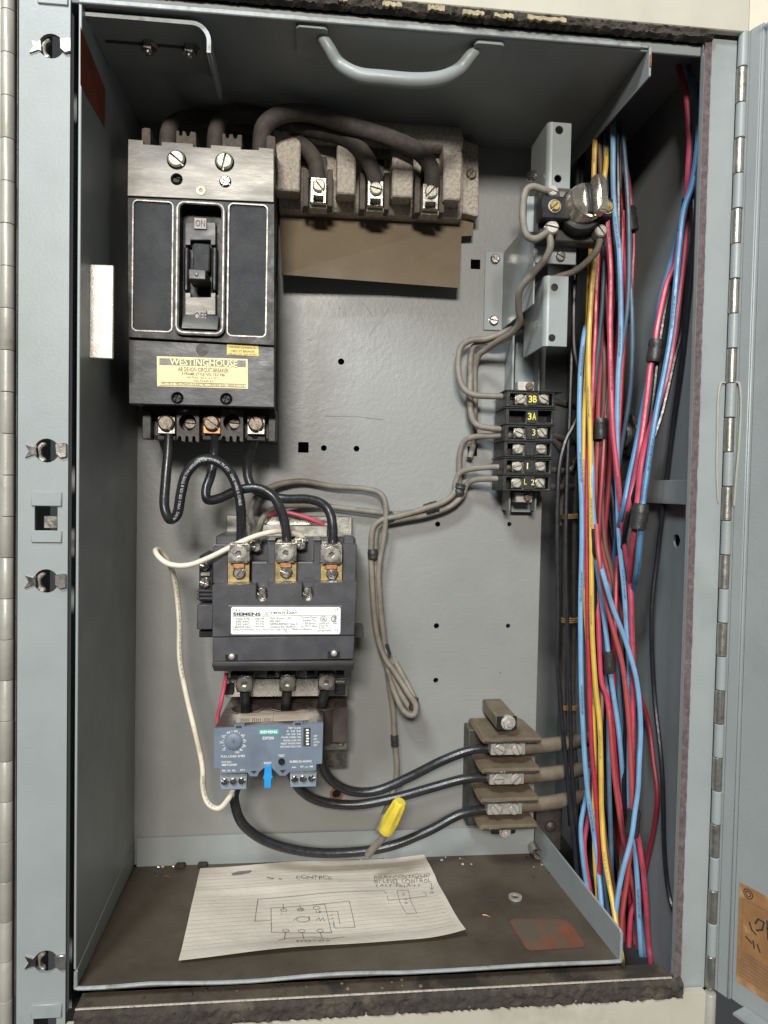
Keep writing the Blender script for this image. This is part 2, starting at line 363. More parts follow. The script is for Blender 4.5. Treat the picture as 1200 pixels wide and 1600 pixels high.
for v0, v1 in ((768, 791), (829, 848), (1570, 1592), (-14, 6)):
    u0 = 48 if v0 > 0 else 58
    build('slot_plate', MB().box(u0, v0, u0+48, v1, -.0012, .0006), 'paint_clean', strip, bevel=.0005)
build('slot_spring', MB().box(68, 806, 90, 826, .004, .007), 'zinc_dull', strip, bevel=.0005)
build('wireway_side', MB().xslab([[(.0015, ZB), (CY, ZB), (CY, ZT), (.0015, ZT)],
      [(p.y, p.z) for p in (PX(1057+q[0], 845+q[1], XV) for q in ((-6, 0), (-4, -8), (0, -11), (4, -8), (6, 0), (4, 8), (0, 11), (-4, 8)))]], XV, XV+.002), 'paint', cab)
build('cabinet_back', MB().box3(XL-.02, XW+.03, CY, CY+.002, ZB, ZT), 'paint', cab)
build('cabinet_left_side', MB().box3(XL-.02, XL-.018, .051, CY-.0005, ZB, ZT), 'paint', cab)
build('cabinet_top', MB().box3(XL-.02, XW+.03, .004, CY, ZT, ZT+.002), 'paint', cab)
build('cabinet_bottom', MB().box3(XL-.02, XW+.03, .03, CY, ZB-.002, ZB), 'hole_shade', cab)  # near black colour stands for the dark hole the wires drop into
build('outer_side', MB().box3(XW+.028, XW+.03, .003, CY, ZB, ZT), 'paint', cab)
# divider behind the unit where it meets the wireway
xd = P(905, 800, CY-.01).x
zq0, zq1 = P(1010, 786, .09).z, P(1010, 751, .09).z
build('wireway_strap', MB().prism([(x, y, zq0) for x, y in ((XV-.0004, .008), (XV-.0050, .016), (XV-.0068, .030), (XV-.0068, .150), (XV-.0004, .156), (XV-.0004, .150), (XV-.0055, .146), (XV-.0055, .032), (XV-.0036, .019))], (0, 0, zq1-zq0)), 'paint_clean', cab, bevel=.0003)
# right flange with rubber gasket
g0, g1, f1 = P(1076.5, 800, -.002).x, P(1087.5, 800, -.002).x, P(1129, 800, -.002).x
zt, zb = P(1110, 60, 0).z, P(1065, 1545, 0).z
build('flange_lip', MB().box3(XW-.0002, g0-.0001, -.003, .0012, zb+.022, zt-.012), 'paint_clean', cab, bevel=.0005)
build('right_flange', MB().box3(g0, f1, -.0005, .0022, zb, zt), 'paint_clean', cab, bevel=.0005)
def rough(name, x0, x1, z0, z1, y0, dep, m, par, nx, nz, amp, edge=0, tilt=0):
    b = MB(); vs = []; fs = []
    for j in range(nz+1):
        for i in range(nx+1):
            e = edge if j in (0, nz) else 0
            x = x0+(x1-x0)*i/nx; z = z0+(z1-z0)*j/nz+random.uniform(-e, e)+tilt*(x-x0)
            vs.append((x, y0-(0 if (j in (0, nz)) else dep*(.6+.4*random.random()))+random.uniform(-amp, amp), z))
    for j in range(nz):
        for i in range(nx): q = j*(nx+1)+i; fs.append((q, q+1, q+nx+2, q+nx+1))
    n = len(vs); k = nx+1                              # back sheet closes the strip
    bk = [0, nx, nz*k+nx, nz*k]; vs += [(vs[q][0], y0+.003, vs[q][2]) for q in bk]
    fs += [(n, n+3, n+2, n+1)]
    return build(name, b.add(vs, fs), m, par, ang=60)
rough('gasket', g0, g1, zb, zt, -.0006, .0022, 'gasket_brown', cab, 4, 220, .00025)
# header over the opening, its foam gasket and the torn pieces
zh = P(1050, 66, -.001).z
build('header', MB().box3(XL-.012, g0, .002, .0045, P(1050, 84, .002).z, zh+.05), 'paint', cab, bevel=.0005)
uz_g = (P(800, 18, -.0065).z+P(1165, 50, -.0065).z)/2+.001
rough('gasket', XL-.012, g1-.0005, P(560, 26, 0).z+.0015, uz_g, -.001, .0062, 'gasket_foam', cab, 220, 7, .0004, .0005, 0)
for u, v, wd in ((535, 4, 14), (612, 12, 30), (680, 18, 26), (738, 25, 34), (785, 30, 30), (852, 34, 62)):
    p = P(u, v, -.004); b = MB(); n = 10; hh = mm(wd, 0)/2
    up = [(p.x+hh*(2*k/n-1), p.z-.0004*0+random.uniform(.0004, .0017)) for k in range(n+1)]
    dn = [(p.x+hh*(2*k/n-1), p.z-random.uniform(.0008, .0026)) for k in range(n, -1, -1)]
    build('torn_foam', b.slab([up+dn], -.0082, -.0055), 'gasket_torn', cab, bevel=.0003)
# sill: dusty ledge, bright front edge and crumbling foam below
sx0, sx1 = P(118, 1580, -.004).x, P(1049, 1520, -.004).x
zs = P(580, 1551, -.004).z
build('sill', MB().box3(sx0, sx1, -.004, .010, zs-.002, zs), 'sill_dust', cab, bevel=.0004)
build('sill_edge', MB().box3(sx0, sx1, -.0056, -.0042, zs-.0004, zs+.0004), 'phenolic', cab, bevel=.0002)
rough('gasket', sx0, g1-.001, zs-.0142, zs-.0008, -.0045, .0045, 'gasket_foam', cab, 240, 8, .0006, .0009)
for k in range(26):
    p = PZ(random.uniform(150, 1030), random.uniform(1512, 1560), zs); p.y = random.uniform(-.001, .008); s = random.uniform(.0006, .0016)
    build('foam_crumb', MB().lathe([(s*.5, 0), (s, s*.4), (s*.6, s)], (p.x, p.y, zs-.0001), (0, 0, 1), 6), 'gasket_foam' if k % 3 else 'barrier_tan', cab)
# continuous hinge at the left
hg = build('left_hinge_leaf', MB().box3(P(-40, 800, 0).x, P(22, 800, 0).x, .004, .006, -.09, .72), 'hinge_steel', cab)
pr = [(.0035, 0), (.004, .0004), (.004, .0257), (.0035, .0261)]
cx = P(10, 800, -.001).x; zk = P(12, 17, -.001).z; kp = mm(61.4, -.001)
km = None
for k in range(-2, 30):
    z = zk-k*kp
    jit = random.uniform(-.00012, .00012); b = MB().lathe([(.0039, 0), (.0040+jit, .0002), (.0040+jit, kp-.0006), (.0038, kp-.0004)], (cx, -.0005, z-kp), (0, 0, 1), 14)
    build('knuckle', b, 'hinge_steel', hg)
# neighbouring doors above and below
uz = (P(800, 18, -.0065).z+P(1165, 50, -.0065).z)/2
updoor = build('steel_cover', MB().box3(XL-.02, P(1172, 30, -.0065).x, -.0065, -.0012, uz, uz+.09), 'cream', None, bevel=.0008,
               label='cream painted steel door edge above the crumbling top gasket', cat='cabinet door')
lz = (P(200, 1597, -.007).z+P(1000, 1558, -.007).z)/2
build('steel_cover', MB().box3(sx0-.006, P(1103, 1570, -.007).x, -.007, -.0012, lz-.09, lz), 'cream', None, bevel=.0008,
      label='cream painted steel door edge below the dusty sill', cat='cabinet door')
b = MB()
hx = P(1109, 1570, -.006).x
lk = build('hinge_knuckle', b.lathe([(.0036, 0), (.0039, .0005), (.0039, .06), (.0036, .0605)], (hx, -.006, lz-.062), (0, 0, 1), 14), 'hinge_steel', None,
      label='lone cream hinge barrel under the open door, beside the lower door', cat='hinge')
# ------------------------------------------------------------------ open door at the right
dd = Vector((.40, -.916, 0)).normalized(); dn = Vector((-dd.y*-1, dd.x*-1, 0)); dn = Vector((dd.y, -dd.x, 0))   # dn faces the opening
hp = P(1135, 800, -.003)
door = thing('swing_panel', 'grey blue steel door swung open on its long knuckle hinge', 'cabinet door', (hp.x, hp.y, P(1112, 1545, -.003).z))
dz0, dz1 = P(1110, 1545, -.004).z, P(1165, 50, -.004).z
def dbox(name, a0, a1, n0, n1, z0, z1, m, par, bev=.0006):
    q = [hp+dd*a+dn*n for a, n in ((a0, n0), (a1, n0), (a1, n1), (a0, n1))]
    return build(name, MB().prism([(p.x, p.y, z0) for p in q], (0, 0, z1-z0)), m, par, bevel=bev)
dbox('door_flange', .0045, .0125, -.003, -.001, dz0, dz1, 'paint', door)
dbox('door_return', .0126, .0140, -.0052, -.0008, dz0, dz1, 'paint', door)
skin = dbox('door_skin', .0141, .40, -.0050, -.0030, dz0+.0, dz1, 'paint', door)
dbox('door_edge', .398, .40, -.0029, .012, dz0, dz1, 'paint', door)
dbox('door_lower_return', .0237, .397, -.0029, .010, dz0, dz0+.002, 'paint', door)
dbox('door_upper_return', .0237, .397, -.0029, .010, dz1-.002, dz1, 'paint', door)
jn = dbox('hinge_leaf', .0005, .0044, -.0032, -.0018, dz0, dz1, 'paint', door, 0)
kn = (dz1-dz0)/28
for k in range(28):
    z = dz0+k*kn; m = 'zinc_dull' if k % 2 == 0 else 'paint'
    off = dd*.0004 if k % 2 else Vector((0, 0, 0))
    build('knuckle', MB().lathe([(.0029, .0002), (.0033, .0006), (.0033, kn-.0006), (.0029, kn-.0002)], (hp.x+off.x, hp.y+off.y, z), (0, 0, 1), 14), m, jn)
def PD(u, v, off=0):
    n = dn; o = hp+dn*(-.0030+off); d = ray(u, v); return CAM+d*((o-CAM).dot(n)/d.dot(n))
# worn instruction label on the door
a = PD(1156, 1378); sz1 = a.z; sz0 = PD(1148, 1531).z; s0 = (a-hp).dot(dd)
st = thing('instruction_label', 'scuffed orange brown printed label stuck inside the open door', 'label', PD(1150, 1530))
def dq(name, a0, a1, z0, z1, off, m):
    q = [hp+dd*s+dn*(-.0030+off) for s in (a0, a1)]
    return build(name, MB().prism([(q[0].x, q[0].y, z0), (q[1].x, q[1].y, z0), (q[1].x, q[1].y, z1), (q[0].x, q[0].y, z1)], dn*-.0002), m, st, smooth=False)
dq('label_sheet', s0, s0+.085, sz0, sz1, .0003, 'sticker_orange')
to = lambda s, t: hp+dd*(s0+s)+dn*(-.0030+.0005)+Vector((0, 0, sz0-hp.z+(sz1-sz0)*t))
strokes([[(.003, .36), (.003, .86)], [(.003, .86), (.08, .86)], [(.08, .86), (.08, .36)]], .0003, to, dn, 'border', 'print_soft', st)
strokes([[(.0065+.0032*math.cos(q/12*6.283), .93+.045*math.sin(q/12*6.283)) for q in range(13)], [(.0065+.0018*math.cos(q/8*6.283), .93+.025*math.sin(q/8*6.283)) for q in range(9)]], .0006, to, dn, 'emblem', 'print_dark', st)
hand = [[(.012, .68), (.014, .74), (.018, .74), (.017, .66), (.013, .62)], [(.02, .77), (.021, .60)], [(.02, .70), (.026, .72), (.026, .62)], [(.008, .66), (.010, .60), (.013, .58)],
        [(.022, .56), (.027, .57), (.026, .48), (.022, .47), (.022, .56)], [(.006, .50), (.010, .47)], [(.011, .50), (.012, .44)], [(.014, .49), (.016, .43)], [(.030, .74), (.036, .60), (.041, .72)],
        [(.044, .70), (.050, .55)], [(.054, .72), (.053, .56), (.060, .58)], [(.066, .70), (.072, .58)]]
strokes(hand, .0011, to, dn, 'handwriting', 'print_dark', st)
strokes([[(.003, .33-.035*k), (.08-.012*random.random(), .33-.035*k)] for k in range(8)], .00045, to, dn, 'printed_lines', 'print_soft', st)
# hardened drip of adhesive round the hinge
gl = [P(u, v, -.0014) for u, v in ((1134, 598), (1126, 600), (1122, 625), (1121, 680), (1120, 730), (1122, 785))]
build('adhesive_drip', MB().tube(spline(gl, 6), [.0007]*30+[.0004], 8), 'adhesive', None, label='dried cream glue line on the right flange beside the hinge', cat='glue')
q2 = [hp+dd*a+dn*-.0006+Vector((0, 0, P(1135, v, -.0014).z-hp.z)) for a, v in ((.0030, 598), (.0060, 604), (.0075, 640), (.0070, 700), (.0060, 740), (.0050, 790))]
build('adhesive_drip', MB().tube(spline(q2, 6), [.0007]*30+[.0004], 8), 'adhesive', None, label='dried cream glue line on the open door flange beside the hinge', cat='glue')
# building wall seen past the cabinet, floor below
wall = build('wall', MB().box3(XW+.09, 1.2, .10, .12, P(1190, 300, .1).z, .9), 'wall_paint', None, kind='structure')

# ------------------------------------------------------------------ pull-out starter unit
unit = thing('starter_unit', 'grey steel pull out unit pan with dusty tray, back panel and top handle', 'enclosure', (.18, .07, -.0005))
px0, px1 = P(214, 800, D).x, P(846, 800, D).x
Z0, Z1 = PZ(530, 1345, 0).z, H
pl = [rectl(px0-.001, px1, .0005, H-.0003)]
for u, v, r in ((533, 565, 5), (506, 700, 4.6), (557, 701, 4.6), (684, 819, 4.2), (796, 819, 3.6), (682, 978, 4.4), (794, 978, 3.8), (681, 1063, 4.2), (526, 1241, 7), (630, 1243, 4)):
    pl.append(circp(u, v, r, D, 16))
for u, v, h in ((474, 699, 8.3), (743, 413, 7.6), (738, 705, 7.5)): pl.append(rectp(u-h, v-h, u+h, v+h, D))
panel = build('back_panel', MB().slab(pl, D, D+.002), 'panel_paint', unit)
build('rust_ring', MB().slab([circp(526, 1241, 11, D, 16), circp(526, 1241, 7.1, D, 16)], D-.00025, D), 'rust', panel, smooth=False)
# scratches and chips in the panel paint
for ln in ([(594, 502), (585, 513), (577, 525)], [(607, 482), (596, 498)], [(566, 470), (582, 494)], [(508, 650), (560, 651), (600, 656)], [(480, 530), (486, 531)]):
    strokes([ln], .0003, lambda u, v: P(u, v, D-.0003), (0, -1, 0), 'scratch', 'label_grey', panel)
for k in range(46):
    u, v = random.uniform(440, 840), random.uniform(460, 1150); s = random.uniform(.5, 1.1)
    if random.random() < .5 and v > 700: continue
    c = P(u, v, D); b = MB().lathe([(mm(s, D), 0), (mm(s*.6, D), .0005)], c, (0, -1, 0), 6); build('paint_nib', b, 'paint' if k % 3 else 'iron_dark', panel)
ls = build('left_side', MB().box3(XL-.0009, XL+.0009, 0, D+.002, .012, P(127, 3, 0).z-.0004), 'paint', unit, bevel=.0004)
# tray
fl, fr_ = XL+.0013, W
def quadplate(name, pts, vec, m, par, bev=.0004): return build(name, MB().prism(pts, vec), m, par, bevel=bev)
tray = build('tray_floor', MB().prism([(fl, 0, 0), (W, 0, 0), (px1+.001, D-.0025, 0), (fl+.001, D-.0025, 0)], (0, 0, -.0018)), 'paint_dusty', unit)
build('tray_rear_lip', MB().box3(fl+.002, px1+.0005, D-.0022, D-.0004, -.0015, (P(215, 1309, D).z+P(843, 1287, D).z)/2), 'paint', unit, bevel=.0004)
quadplate('tray_left_lip', [(fl, 0, -.0015), (fl, D-.003, -.0015), (fl, D-.003, .021), (fl, .0, .0115)], (-.0011, 0, 0), 'paint', unit)
quadplate('tray_right_lip', [(W, 0, -.0015), (px1+.0012, D-.0005, -.0015), (px1+.0012, D-.0005, P(845, 1285, D).z), (W, 0, P(968, 1453, 0).z)], (.0016, 0, 0), 'paint', unit)
fe = [Vector((fl+(W-fl)*k/24, -.0006, .0002+.0012*math.sin(k*.7)*(.3 if k > 14 else .8)-.0007*(k < 3))) for k in range(25)]
fe = [Vector((fl-.0004, -.0006, .0112)), Vector((fl-.0004, -.0006, .003)), Vector((fl+.0006, -.0006, .0004))]+fe[1:-1]+[Vector((W-.001, -.0006, .0002)), Vector((W+.0008, -.0006, .002)), Vector((W+.0008, -.0006, P(968, 1456, 0).z))]
build('tray_front_edge', MB().tube(spline(fe, 3), .0013, 8), 'edge_bare', unit)
def zpatch(name, pts, z, m, par, th=.0003):
    q = [PZ(u, v, z) for u, v in pts]; return build(name, MB().prism([(p.x, p.y, z) for p in q], (0, 0, th)), m, par, smooth=False)
ST = build('stencil_patch', MB().zslab([[(p.x, p.y) for p in (PZ(u, v, 0) for u, v in ((797, 1440), (803, 1436), (882, 1437), (889, 1441), (914, 1475), (911, 1480), (830, 1485), (822, 1482)))]], .0002, .0004), 'red_faded', tray, smooth=False)
strokes([[(797, 1440), (803, 1436), (882, 1437), (889, 1441), (914, 1475), (911, 1480), (830, 1485), (822, 1482), (797, 1440)]], .0007, lambda u, v: PZ(u, v, .0006), (0, 0, 1), 'stencil_border', 'red_stencil', tray)
for u, v, r, k, m in ((805, 1403, 11, 'eyelet', 'aluminium'), (245, 1366, 8, 'eyelet', 'iron_dark')):
    p = PZ(u, v, 0); screw(u, v, p.y, r, tray, k, m, rx=-90, name='eyelet', w=p)
sp = PZ(837, 1332, 0); screw(0, 0, 0, 9, tray, 'slot', 'zinc', 40, w=P(838, 1331, D-.012), depth=2)
for k in range(40):                                  # grit along the back of the tray
    u = random.choice((random.uniform(230, 330), random.uniform(400, 850), random.uniform(560, 760), random.uniform(820, 860))); v = random.uniform(1336, 1352) if u < 820 else random.uniform(1340, 1385)
    p = PZ(u, v, 0); p.y = min(p.y, D-.004); s = random.uniform(.0005, .0015)
    build('grit', MB().lathe([(s, 0), (s*.8, s*.5), (s*.3, s*.8)], (p.x, p.y, 0), (0, 0, 1), 5), random.choice(('phenolic', 'gasket_foam', 'zinc_dull')), tray)
for u, v in ((283, 1352), (318, 1349)):
    p = PZ(u, v, 0); build('foam_lump', MB().box3(p.x-.004, p.x+.004, D-.009, D-.004, 0, .004), 'gasket_foam', tray, bevel=.0012)
for u, v, a in ((720, 1344, .4), (596, 1340, 2.2), (845, 1352, 1.2), (262, 1371, -.5), (880, 1398, .9), (760, 1432, 2.6)):
    p = PZ(u, v, 0); p.y = min(p.y, D-.006); q = Vector((math.cos(a), math.sin(a), 0))*.0028
    build('wire_clipping', MB().tube([p-q+Vector((0, 0, .0005)), p+Vector((0, .0006, .0007)), p+q+Vector((0, 0, .0005))], .0004, 6), 'copper', tray)
# top plate with the bent lip at its right end
HL = P(127, 3, 0).z                                  # the plate is bent up a little at the left
tp = build('top_plate', MB().prism([(XL-.0009, 0, HL), (W+.001, 0, H), (W+.001, D+.002, H), (XL-.0009, D+.002, HL)], (0, 0, .0018)), 'paint', unit)
build('top_front_edge', MB().prism([(XL-.0009, -.0012, HL-.0012), (W-.004, -.0012, H-.0012), (W-.004, -.0012, H+.0022), (XL-.0009, -.0012, HL+.0022)], (0, .0021, 0)), 'edge_bare', unit, bevel=.0006)
lipz = H-(P(1000, 75, 0).z-P(1000, 121, 0).z)
build('top_right_lip', MB().prism([(W+.0012, -.001, H+.0015), (W+.0012, D, H+.0015), (W+.0012, D, H-.014), (W+.0012, -.001, lipz)], (.0018, 0, 0)), 'paint_clean', unit, bevel=.0005)
build('rust_chip', MB().box3(W+.0014, W+.0028, -.0018, -.0009, lipz+.006, lipz+.014), 'rust', unit, bevel=.0003)
# handle
hd = MB(); hy = .022
ha = [PZ(508, 60, H), None]; pl_ = PZ(500, 52, H-.001); pr_ = PZ(748, 74, H-.001)
pts = [pl_, P(514, 75, pl_.y), P(530, 100, .016), P(560, 117, .014), (P(600, 122, .013)), P(650, 126, .013), P(690, 122, .014), P(718, 108, .016), P(735, 88, pr_.y), pr_]
hpth = spline(pts, 6); n = len(hpth)
handle = build('handle', MB().tube(hpth, [.0036+.0012*math.sin(math.pi*i/(n-1)) for i in range(n)], 14), 'paint_clean', unit)
for q in ((463, 27, 512, 83), (736, 52, 783, 100)):
    a = PZ(q[0], q[1]+4, H); c = PZ(q[2], q[3], H)
    build('foot', MB().zslab([rrect(PZ(q[0], (q[1]+q[3])/2, H).x, PZ(q[2], (q[1]+q[3])/2, H).x, max(.002, a.y), c.y, .003)], H-.0042, H-.0001), 'paint_clean', handle, bevel=.0008)
# angle bracket below the top plate
bk = MB(); y0, y1 = .006, .060
x0, x1 = P(133, 40, y0).x, P(330, 60, y0).x; zz = P(230, 27, y0).z; zd = P(326, 83, y0).z
prof = [(x0, zz), (x1-.012, zz)]+[(x1-.012+.012*math.sin(R(a)), zz-.012+.012*math.cos(R(a))) for a in (15, 30, 45, 60, 75, 90)]+[(x1, zd)]
inn = [(x1-.0026, zd)]+[(x1-.012+.0094*math.sin(R(a)), zz-.012+.0094*math.cos(R(a))) for a in (90, 75, 60, 45, 30, 15)]+[(x1-.012, zz-.0026), (x0, zz-.0026)]
ab = build('angle_bracket', bk.prism([(x, y0, z) for x, z in prof+inn], (0, y1-y0, 0)), 'paint', unit, bevel=.0004)
build('bracket_edge', MB().prism([(x, y0-.0006, z) for x, z in prof+inn], (0, .0005, 0)), 'edge_bare', ab, smooth=False)
for u, v in ((234, 60), (298, 68)):
    p = P(u, v, .030); p.z = zz-.0026
    screw(0, 0, 0, 11, ab, 'nut', 'zinc', 10, name='nut', w=p, rx=90, depth=1.1)
build('slot_mark', MB().box3(P(165, 60, .03).x, P(290, 60, .03).x, .028, .031, zz-.0029, zz-.0027), 'print_dark', ab, smooth=False)
# orange stencil on the left side, bare metal catch
q = [PX(u, v, XL+.0011) for u, v in ((125, 42), (164, 140), (163, 198), (125, 132))]
build('stencil_patch', MB().prism([(XL+.0012, p.y, p.z) for p in q], (.0002, 0, 0)), 'red_stencil', ls, smooth=False)
cb = MB().box(132, 413, 177, 560, .020, .0225); cb2 = RC(132, 413, 177, 560, .02)
catch = build('catch_plate', cb, 'aluminium', unit, bevel=.0006)
build('catch_flange', MB().box3(XL+.0010, cb2[0]+.0012, .0226, .045, cb2[2]+.001, cb2[3]-.001), 'paint', catch, bevel=.0004)

# ------------------------------------------------------------------ circuit breaker
bz = P(314, 640, .06)
cbk = thing('circuit_breaker', 'large black moulded circuit breaker with glare toned silvery top cover and centre toggle', 'circuit breaker', (bz.x, D, bz.z))
def bx(name, u0, v0, u1, v1, yf, yb, m, par, bev=.0005, **k): return build(name, MB().box(u0, v0, u1, v1, yf, yb), m, par, bevel=bev, **k)
bx('case', 203, 232, 425, 632, .066, D-.0005, 'old_black', cbk, .001)
lp = polyp([(200, 217), (224, 219), (224, 225), (252, 227), (252, 221), (302, 224), (302, 229), (329, 231), (329, 226), (376, 229), (377, 233), (404, 234), (404, 230), (428, 232), (428, 316), (199, 306)], .058)
uc = build('upper_cover', MB().slab([lp, circp(276, 250, 14, .058), circp(351, 253.5, 14, .058), circp(276, 280, 8.5, .058, 14), circp(352, 284, 8.5, .058, 14)], .058, .0665), 'cover_glare', cbk, bevel=.0005)
for u, v, r, m, ro in ((276, 250, 12.6, 'screw_pale', 38), (351, 253.5, 12.6, 'screw_pale', -78)): screw(u, v, .0615, r, uc, 'slot', m, ro)
screw(276, 280, .064, 8, uc, 'slot', 'bakelite', 20); screw(352, 284, .0605, 8, uc, 'cross', 'zinc', 30)
screw(314, 298, .058, 6.5, uc, 'eyelet', 'brass', name='eyelet')
for pts in ([(221, 201), (226, 199), (235, 200), (235, 232), (221, 230)],
            [(275, 203), (280, 204), (280, 211), (284, 212), (285, 204), (290, 205), (291, 212), (296, 212), (297, 205), (306, 206), (307, 236), (275, 234)],
            [(347, 208), (352, 208), (353, 215), (357, 216), (358, 209), (364, 209), (365, 216), (370, 216), (371, 210), (378, 210), (378, 240), (347, 238)],
            [(416, 213), (421, 211), (430, 213), (431, 245), (416, 243)]):
    build('phase_barrier', MB().slab([polyp(pts, .068)], .068, .10), 'phenolic_dark', cbk, bevel=.0005)
# middle body: framed panels and the toggle well
YB = .054
ml = polyp([(199, 308), (429, 318), (429, 540), (200, 527)], YB)
mid = build('middle_cover', MB().slab([ml, rrectp(209, 316, 268, 516, YB, 6), rrectp(358, 321, 415, 524, YB, 6), rrectp(279, 319, 346, 517, YB, 8)], YB, .066), 'bakelite', cbk, bevel=.0007)
for q in ((209, 316, 268, 516), (358, 321, 415, 524)):
    bx('textured_panel', q[0]-1, q[1]-1, q[2]+1, q[3]+1, YB+.0007, .0655, 'texture_panel', mid, 0)
    build('panel_rim', MB().slab([rrectp(q[0]-2.6, q[1]-2.6, q[2]+2.6, q[3]+2.6, YB, 8), rrectp(q[0]-.6, q[1]-.6, q[2]+.6, q[3]+.6, YB, 6)], YB-.0006, YB+.0003), 'bakelite_edge', mid)
bez = build('toggle_bezel', MB().slab([rrectp(272, 313, 352, 524, .050, 13), rrectp(280, 319.5, 345, 517, .050, 8)], .050, .0655), 'bakelite', mid, bevel=.0016, segs=3)
build('bezel_rim', MB().slab([rrectp(275, 315.5, 349.5, 521, .0497, 11.5), rrectp(277, 317.5, 347.5, 519, .0497, 10)], .0497, .0501), 'bakelite_edge', bez)
build('toggle_well', MB().box(278, 318, 347, 518, .064, .0655), 'bakelite', mid)
build('on_plate', MB().slab([polyp([(289, 347), (337, 347), (337, 383), (329, 383), (329, 375), (298, 375), (298, 383), (289, 383)], .058)], .058, .0645), 'cover_black', mid, bevel=.0004)
build('off_plate', MB().slab([polyp([(289, 457), (298, 457), (298, 464), (329, 464), (329, 457), (337, 457), (337, 492), (289, 492)], .058)], .058, .0645), 'cover_glare', mid, bevel=.0004)
pz = P(313, 492, .058); pq = P(313, 514, .052)
xa, xb = P(286, 500, .058).x, P(341, 500, .055).x
build('well_ramp', MB().prism([(xa, .0575, pz.z), (xa, .052, pq.z), (xa, .0642, pq.z), (xa, .0642, pz.z)], (xb-xa, 0, 0)), 'cover_glare', mid, bevel=.0003)
build('on_tile', MB().box(303, 340, 323, 358, .0568, .0585), 'cover_glare', mid, bevel=.0003); text('ON', 305.5, 343.5, 320.5, 354, .0566, 'print_dark', mid, .01)
build('off_tile', MB().box(303, 484, 323, 503, .0562, .0576), 'cover_glare', mid, bevel=.0003); text('OFF', 303.5, 488, 322.5, 500, .0560, 'print_dark', mid, .01)
for u0, u1 in ((287, 295), (331, 339)): bx('side_rail', u0, 385, u1, 455, .0575, .0645, 'bakelite', mid, .0012)
tg = bx('toggle', 294, 420, 322, 437, .040, .0605, 'cover_black', cbk, .0008)
bx('toggle_stem', 301, 380, 328, 424, .056, .0645, 'texture_panel', tg, .001)
screw(307, 429, .040, 3, tg, 'dome', 'bakelite_edge', name='pivot_dot')
lc = build('lower_cover', MB().slab([polyp([(200, 530), (429, 541), (429, 637), (201, 631)], .057), circp(277, 622, 8.5, .057, 16), circp(353.5, 623.5, 8.5, .057, 16)], .057, .0665), 'cover_black', cbk, bevel=.0006)
for u, v in ((277, 622), (353.5, 623.5)): screw(u, v, .0628, 7.5, lc, 'cross', 'bakelite', 20)
build('plug', MB().lathe([(.0043, -.001), (.0043, .0004)], P(316, 546, .057), (0, -1, 0), 18), 'bakelite', lc)
lb = build('rating_label', MB().slab([polyp([(245, 556.5), (387, 561), (387.5, 607.5), (245.5, 603.5)], .0566)], .0566, .0571), 'label_cream', lc, smooth=False)
y = .0564
build('label_band', MB().slab([polyp([(249, 559.5), (384, 563), (384, 573.5), (249, 570)], y)], y, y+.0001), 'label_grey', lb, smooth=False)
text('WESTINGHOUSE', 265, 561, 371, 572, y-.0002, 'label_cream', lb, .022)
text('AB DE-ION CIRCUIT BREAKER', 278, 574.5, 357, 581, y, 'print_soft', lb, .01)
text('F-FRAME STYLE NO. 1531788', 284, 582.5, 351, 587, y, 'print_soft', lb, .01)
text('RATING 100 A. AT 25°C', 293, 588.5, 343, 592, y, 'print_soft', lb)
text('VOLTS-600 AC', 302, 593.5, 334, 597, y, 'print_soft', lb)
strokes([[(249, 596.6), (384, 600.4)], [(249, 602), (384, 605)]], .0003, lambda u, v: P(u, v, y), (0, -1, 0), 'rule', 'print_soft', lb)
text('APU1761-6 · WESTINGHOUSE ELECTRIC CORPORATION · MADE IN U.S.A.', 252, 598.5, 382, 603, y, 'print_soft', lb)
l2 = build('approval_label', MB().slab([polyp([(354.5, 537.5), (404, 540), (404, 556.5), (354.5, 554)], .0566)], .0566, .0571), 'label_yellow', lc, smooth=False)
text('Underwriters Laboratories Inc.', 357.5, 540.5, 400, 544.5, y, 'print_soft', l2); text('CIRCUIT BREAKER', 361, 547, 398, 550.5, y, 'print_soft', l2, .01); text('ISSUE NO. 000 AMPS', 357, 552, 401, 554.5, y, 'print_soft', l2)
# load terminals
tb = bx('terminal_base', 222, 634, 430, 684, .090, D-.001, 'old_black', cbk, .0008)
for k, (u, v) in enumerate(((260, 661), (331, 661), (400, 662))):
    c = bx('terminal_pad', u-14, v-12, u+14, v+17, .0805, .0915, 'zinc_dull' if k != 1 else 'copper', tb, .0006); screw(u, v, .0795, 12, c, 'slot', 'screw_dark', (60, 35, 65)[k])
    bx('terminal_lip', u-15, v+19, u+15, v+27, .084, .0915, 'bakelite', tb, .0006)
for u in (294, 363):
    lps = [polyp([(u-18, 638), (u+17, 640), (u+17, 690), (u+12, 690), (u+11, 682), (u+7, 681), (u+6, 690), (u+1, 690), (u, 682), (u-4, 681), (u-5, 690), (u-10, 689), (u-11, 682), (u-15, 681), (u-18, 688)], .077), circp(u-1, 660, 13, .077, 18)]
    c = build('load_barrier', MB().slab(lps, .077, .0902), 'old_black', tb, bevel=.0004); screw(u+4, 662, .087, 9, c, 'slot', 'screw_dark', 5)
for q in ((222, 642, 236, 686), (419, 646, 431, 690)): bx('load_cheek', *q, .079, .0902, 'old_black', tb, .0006)

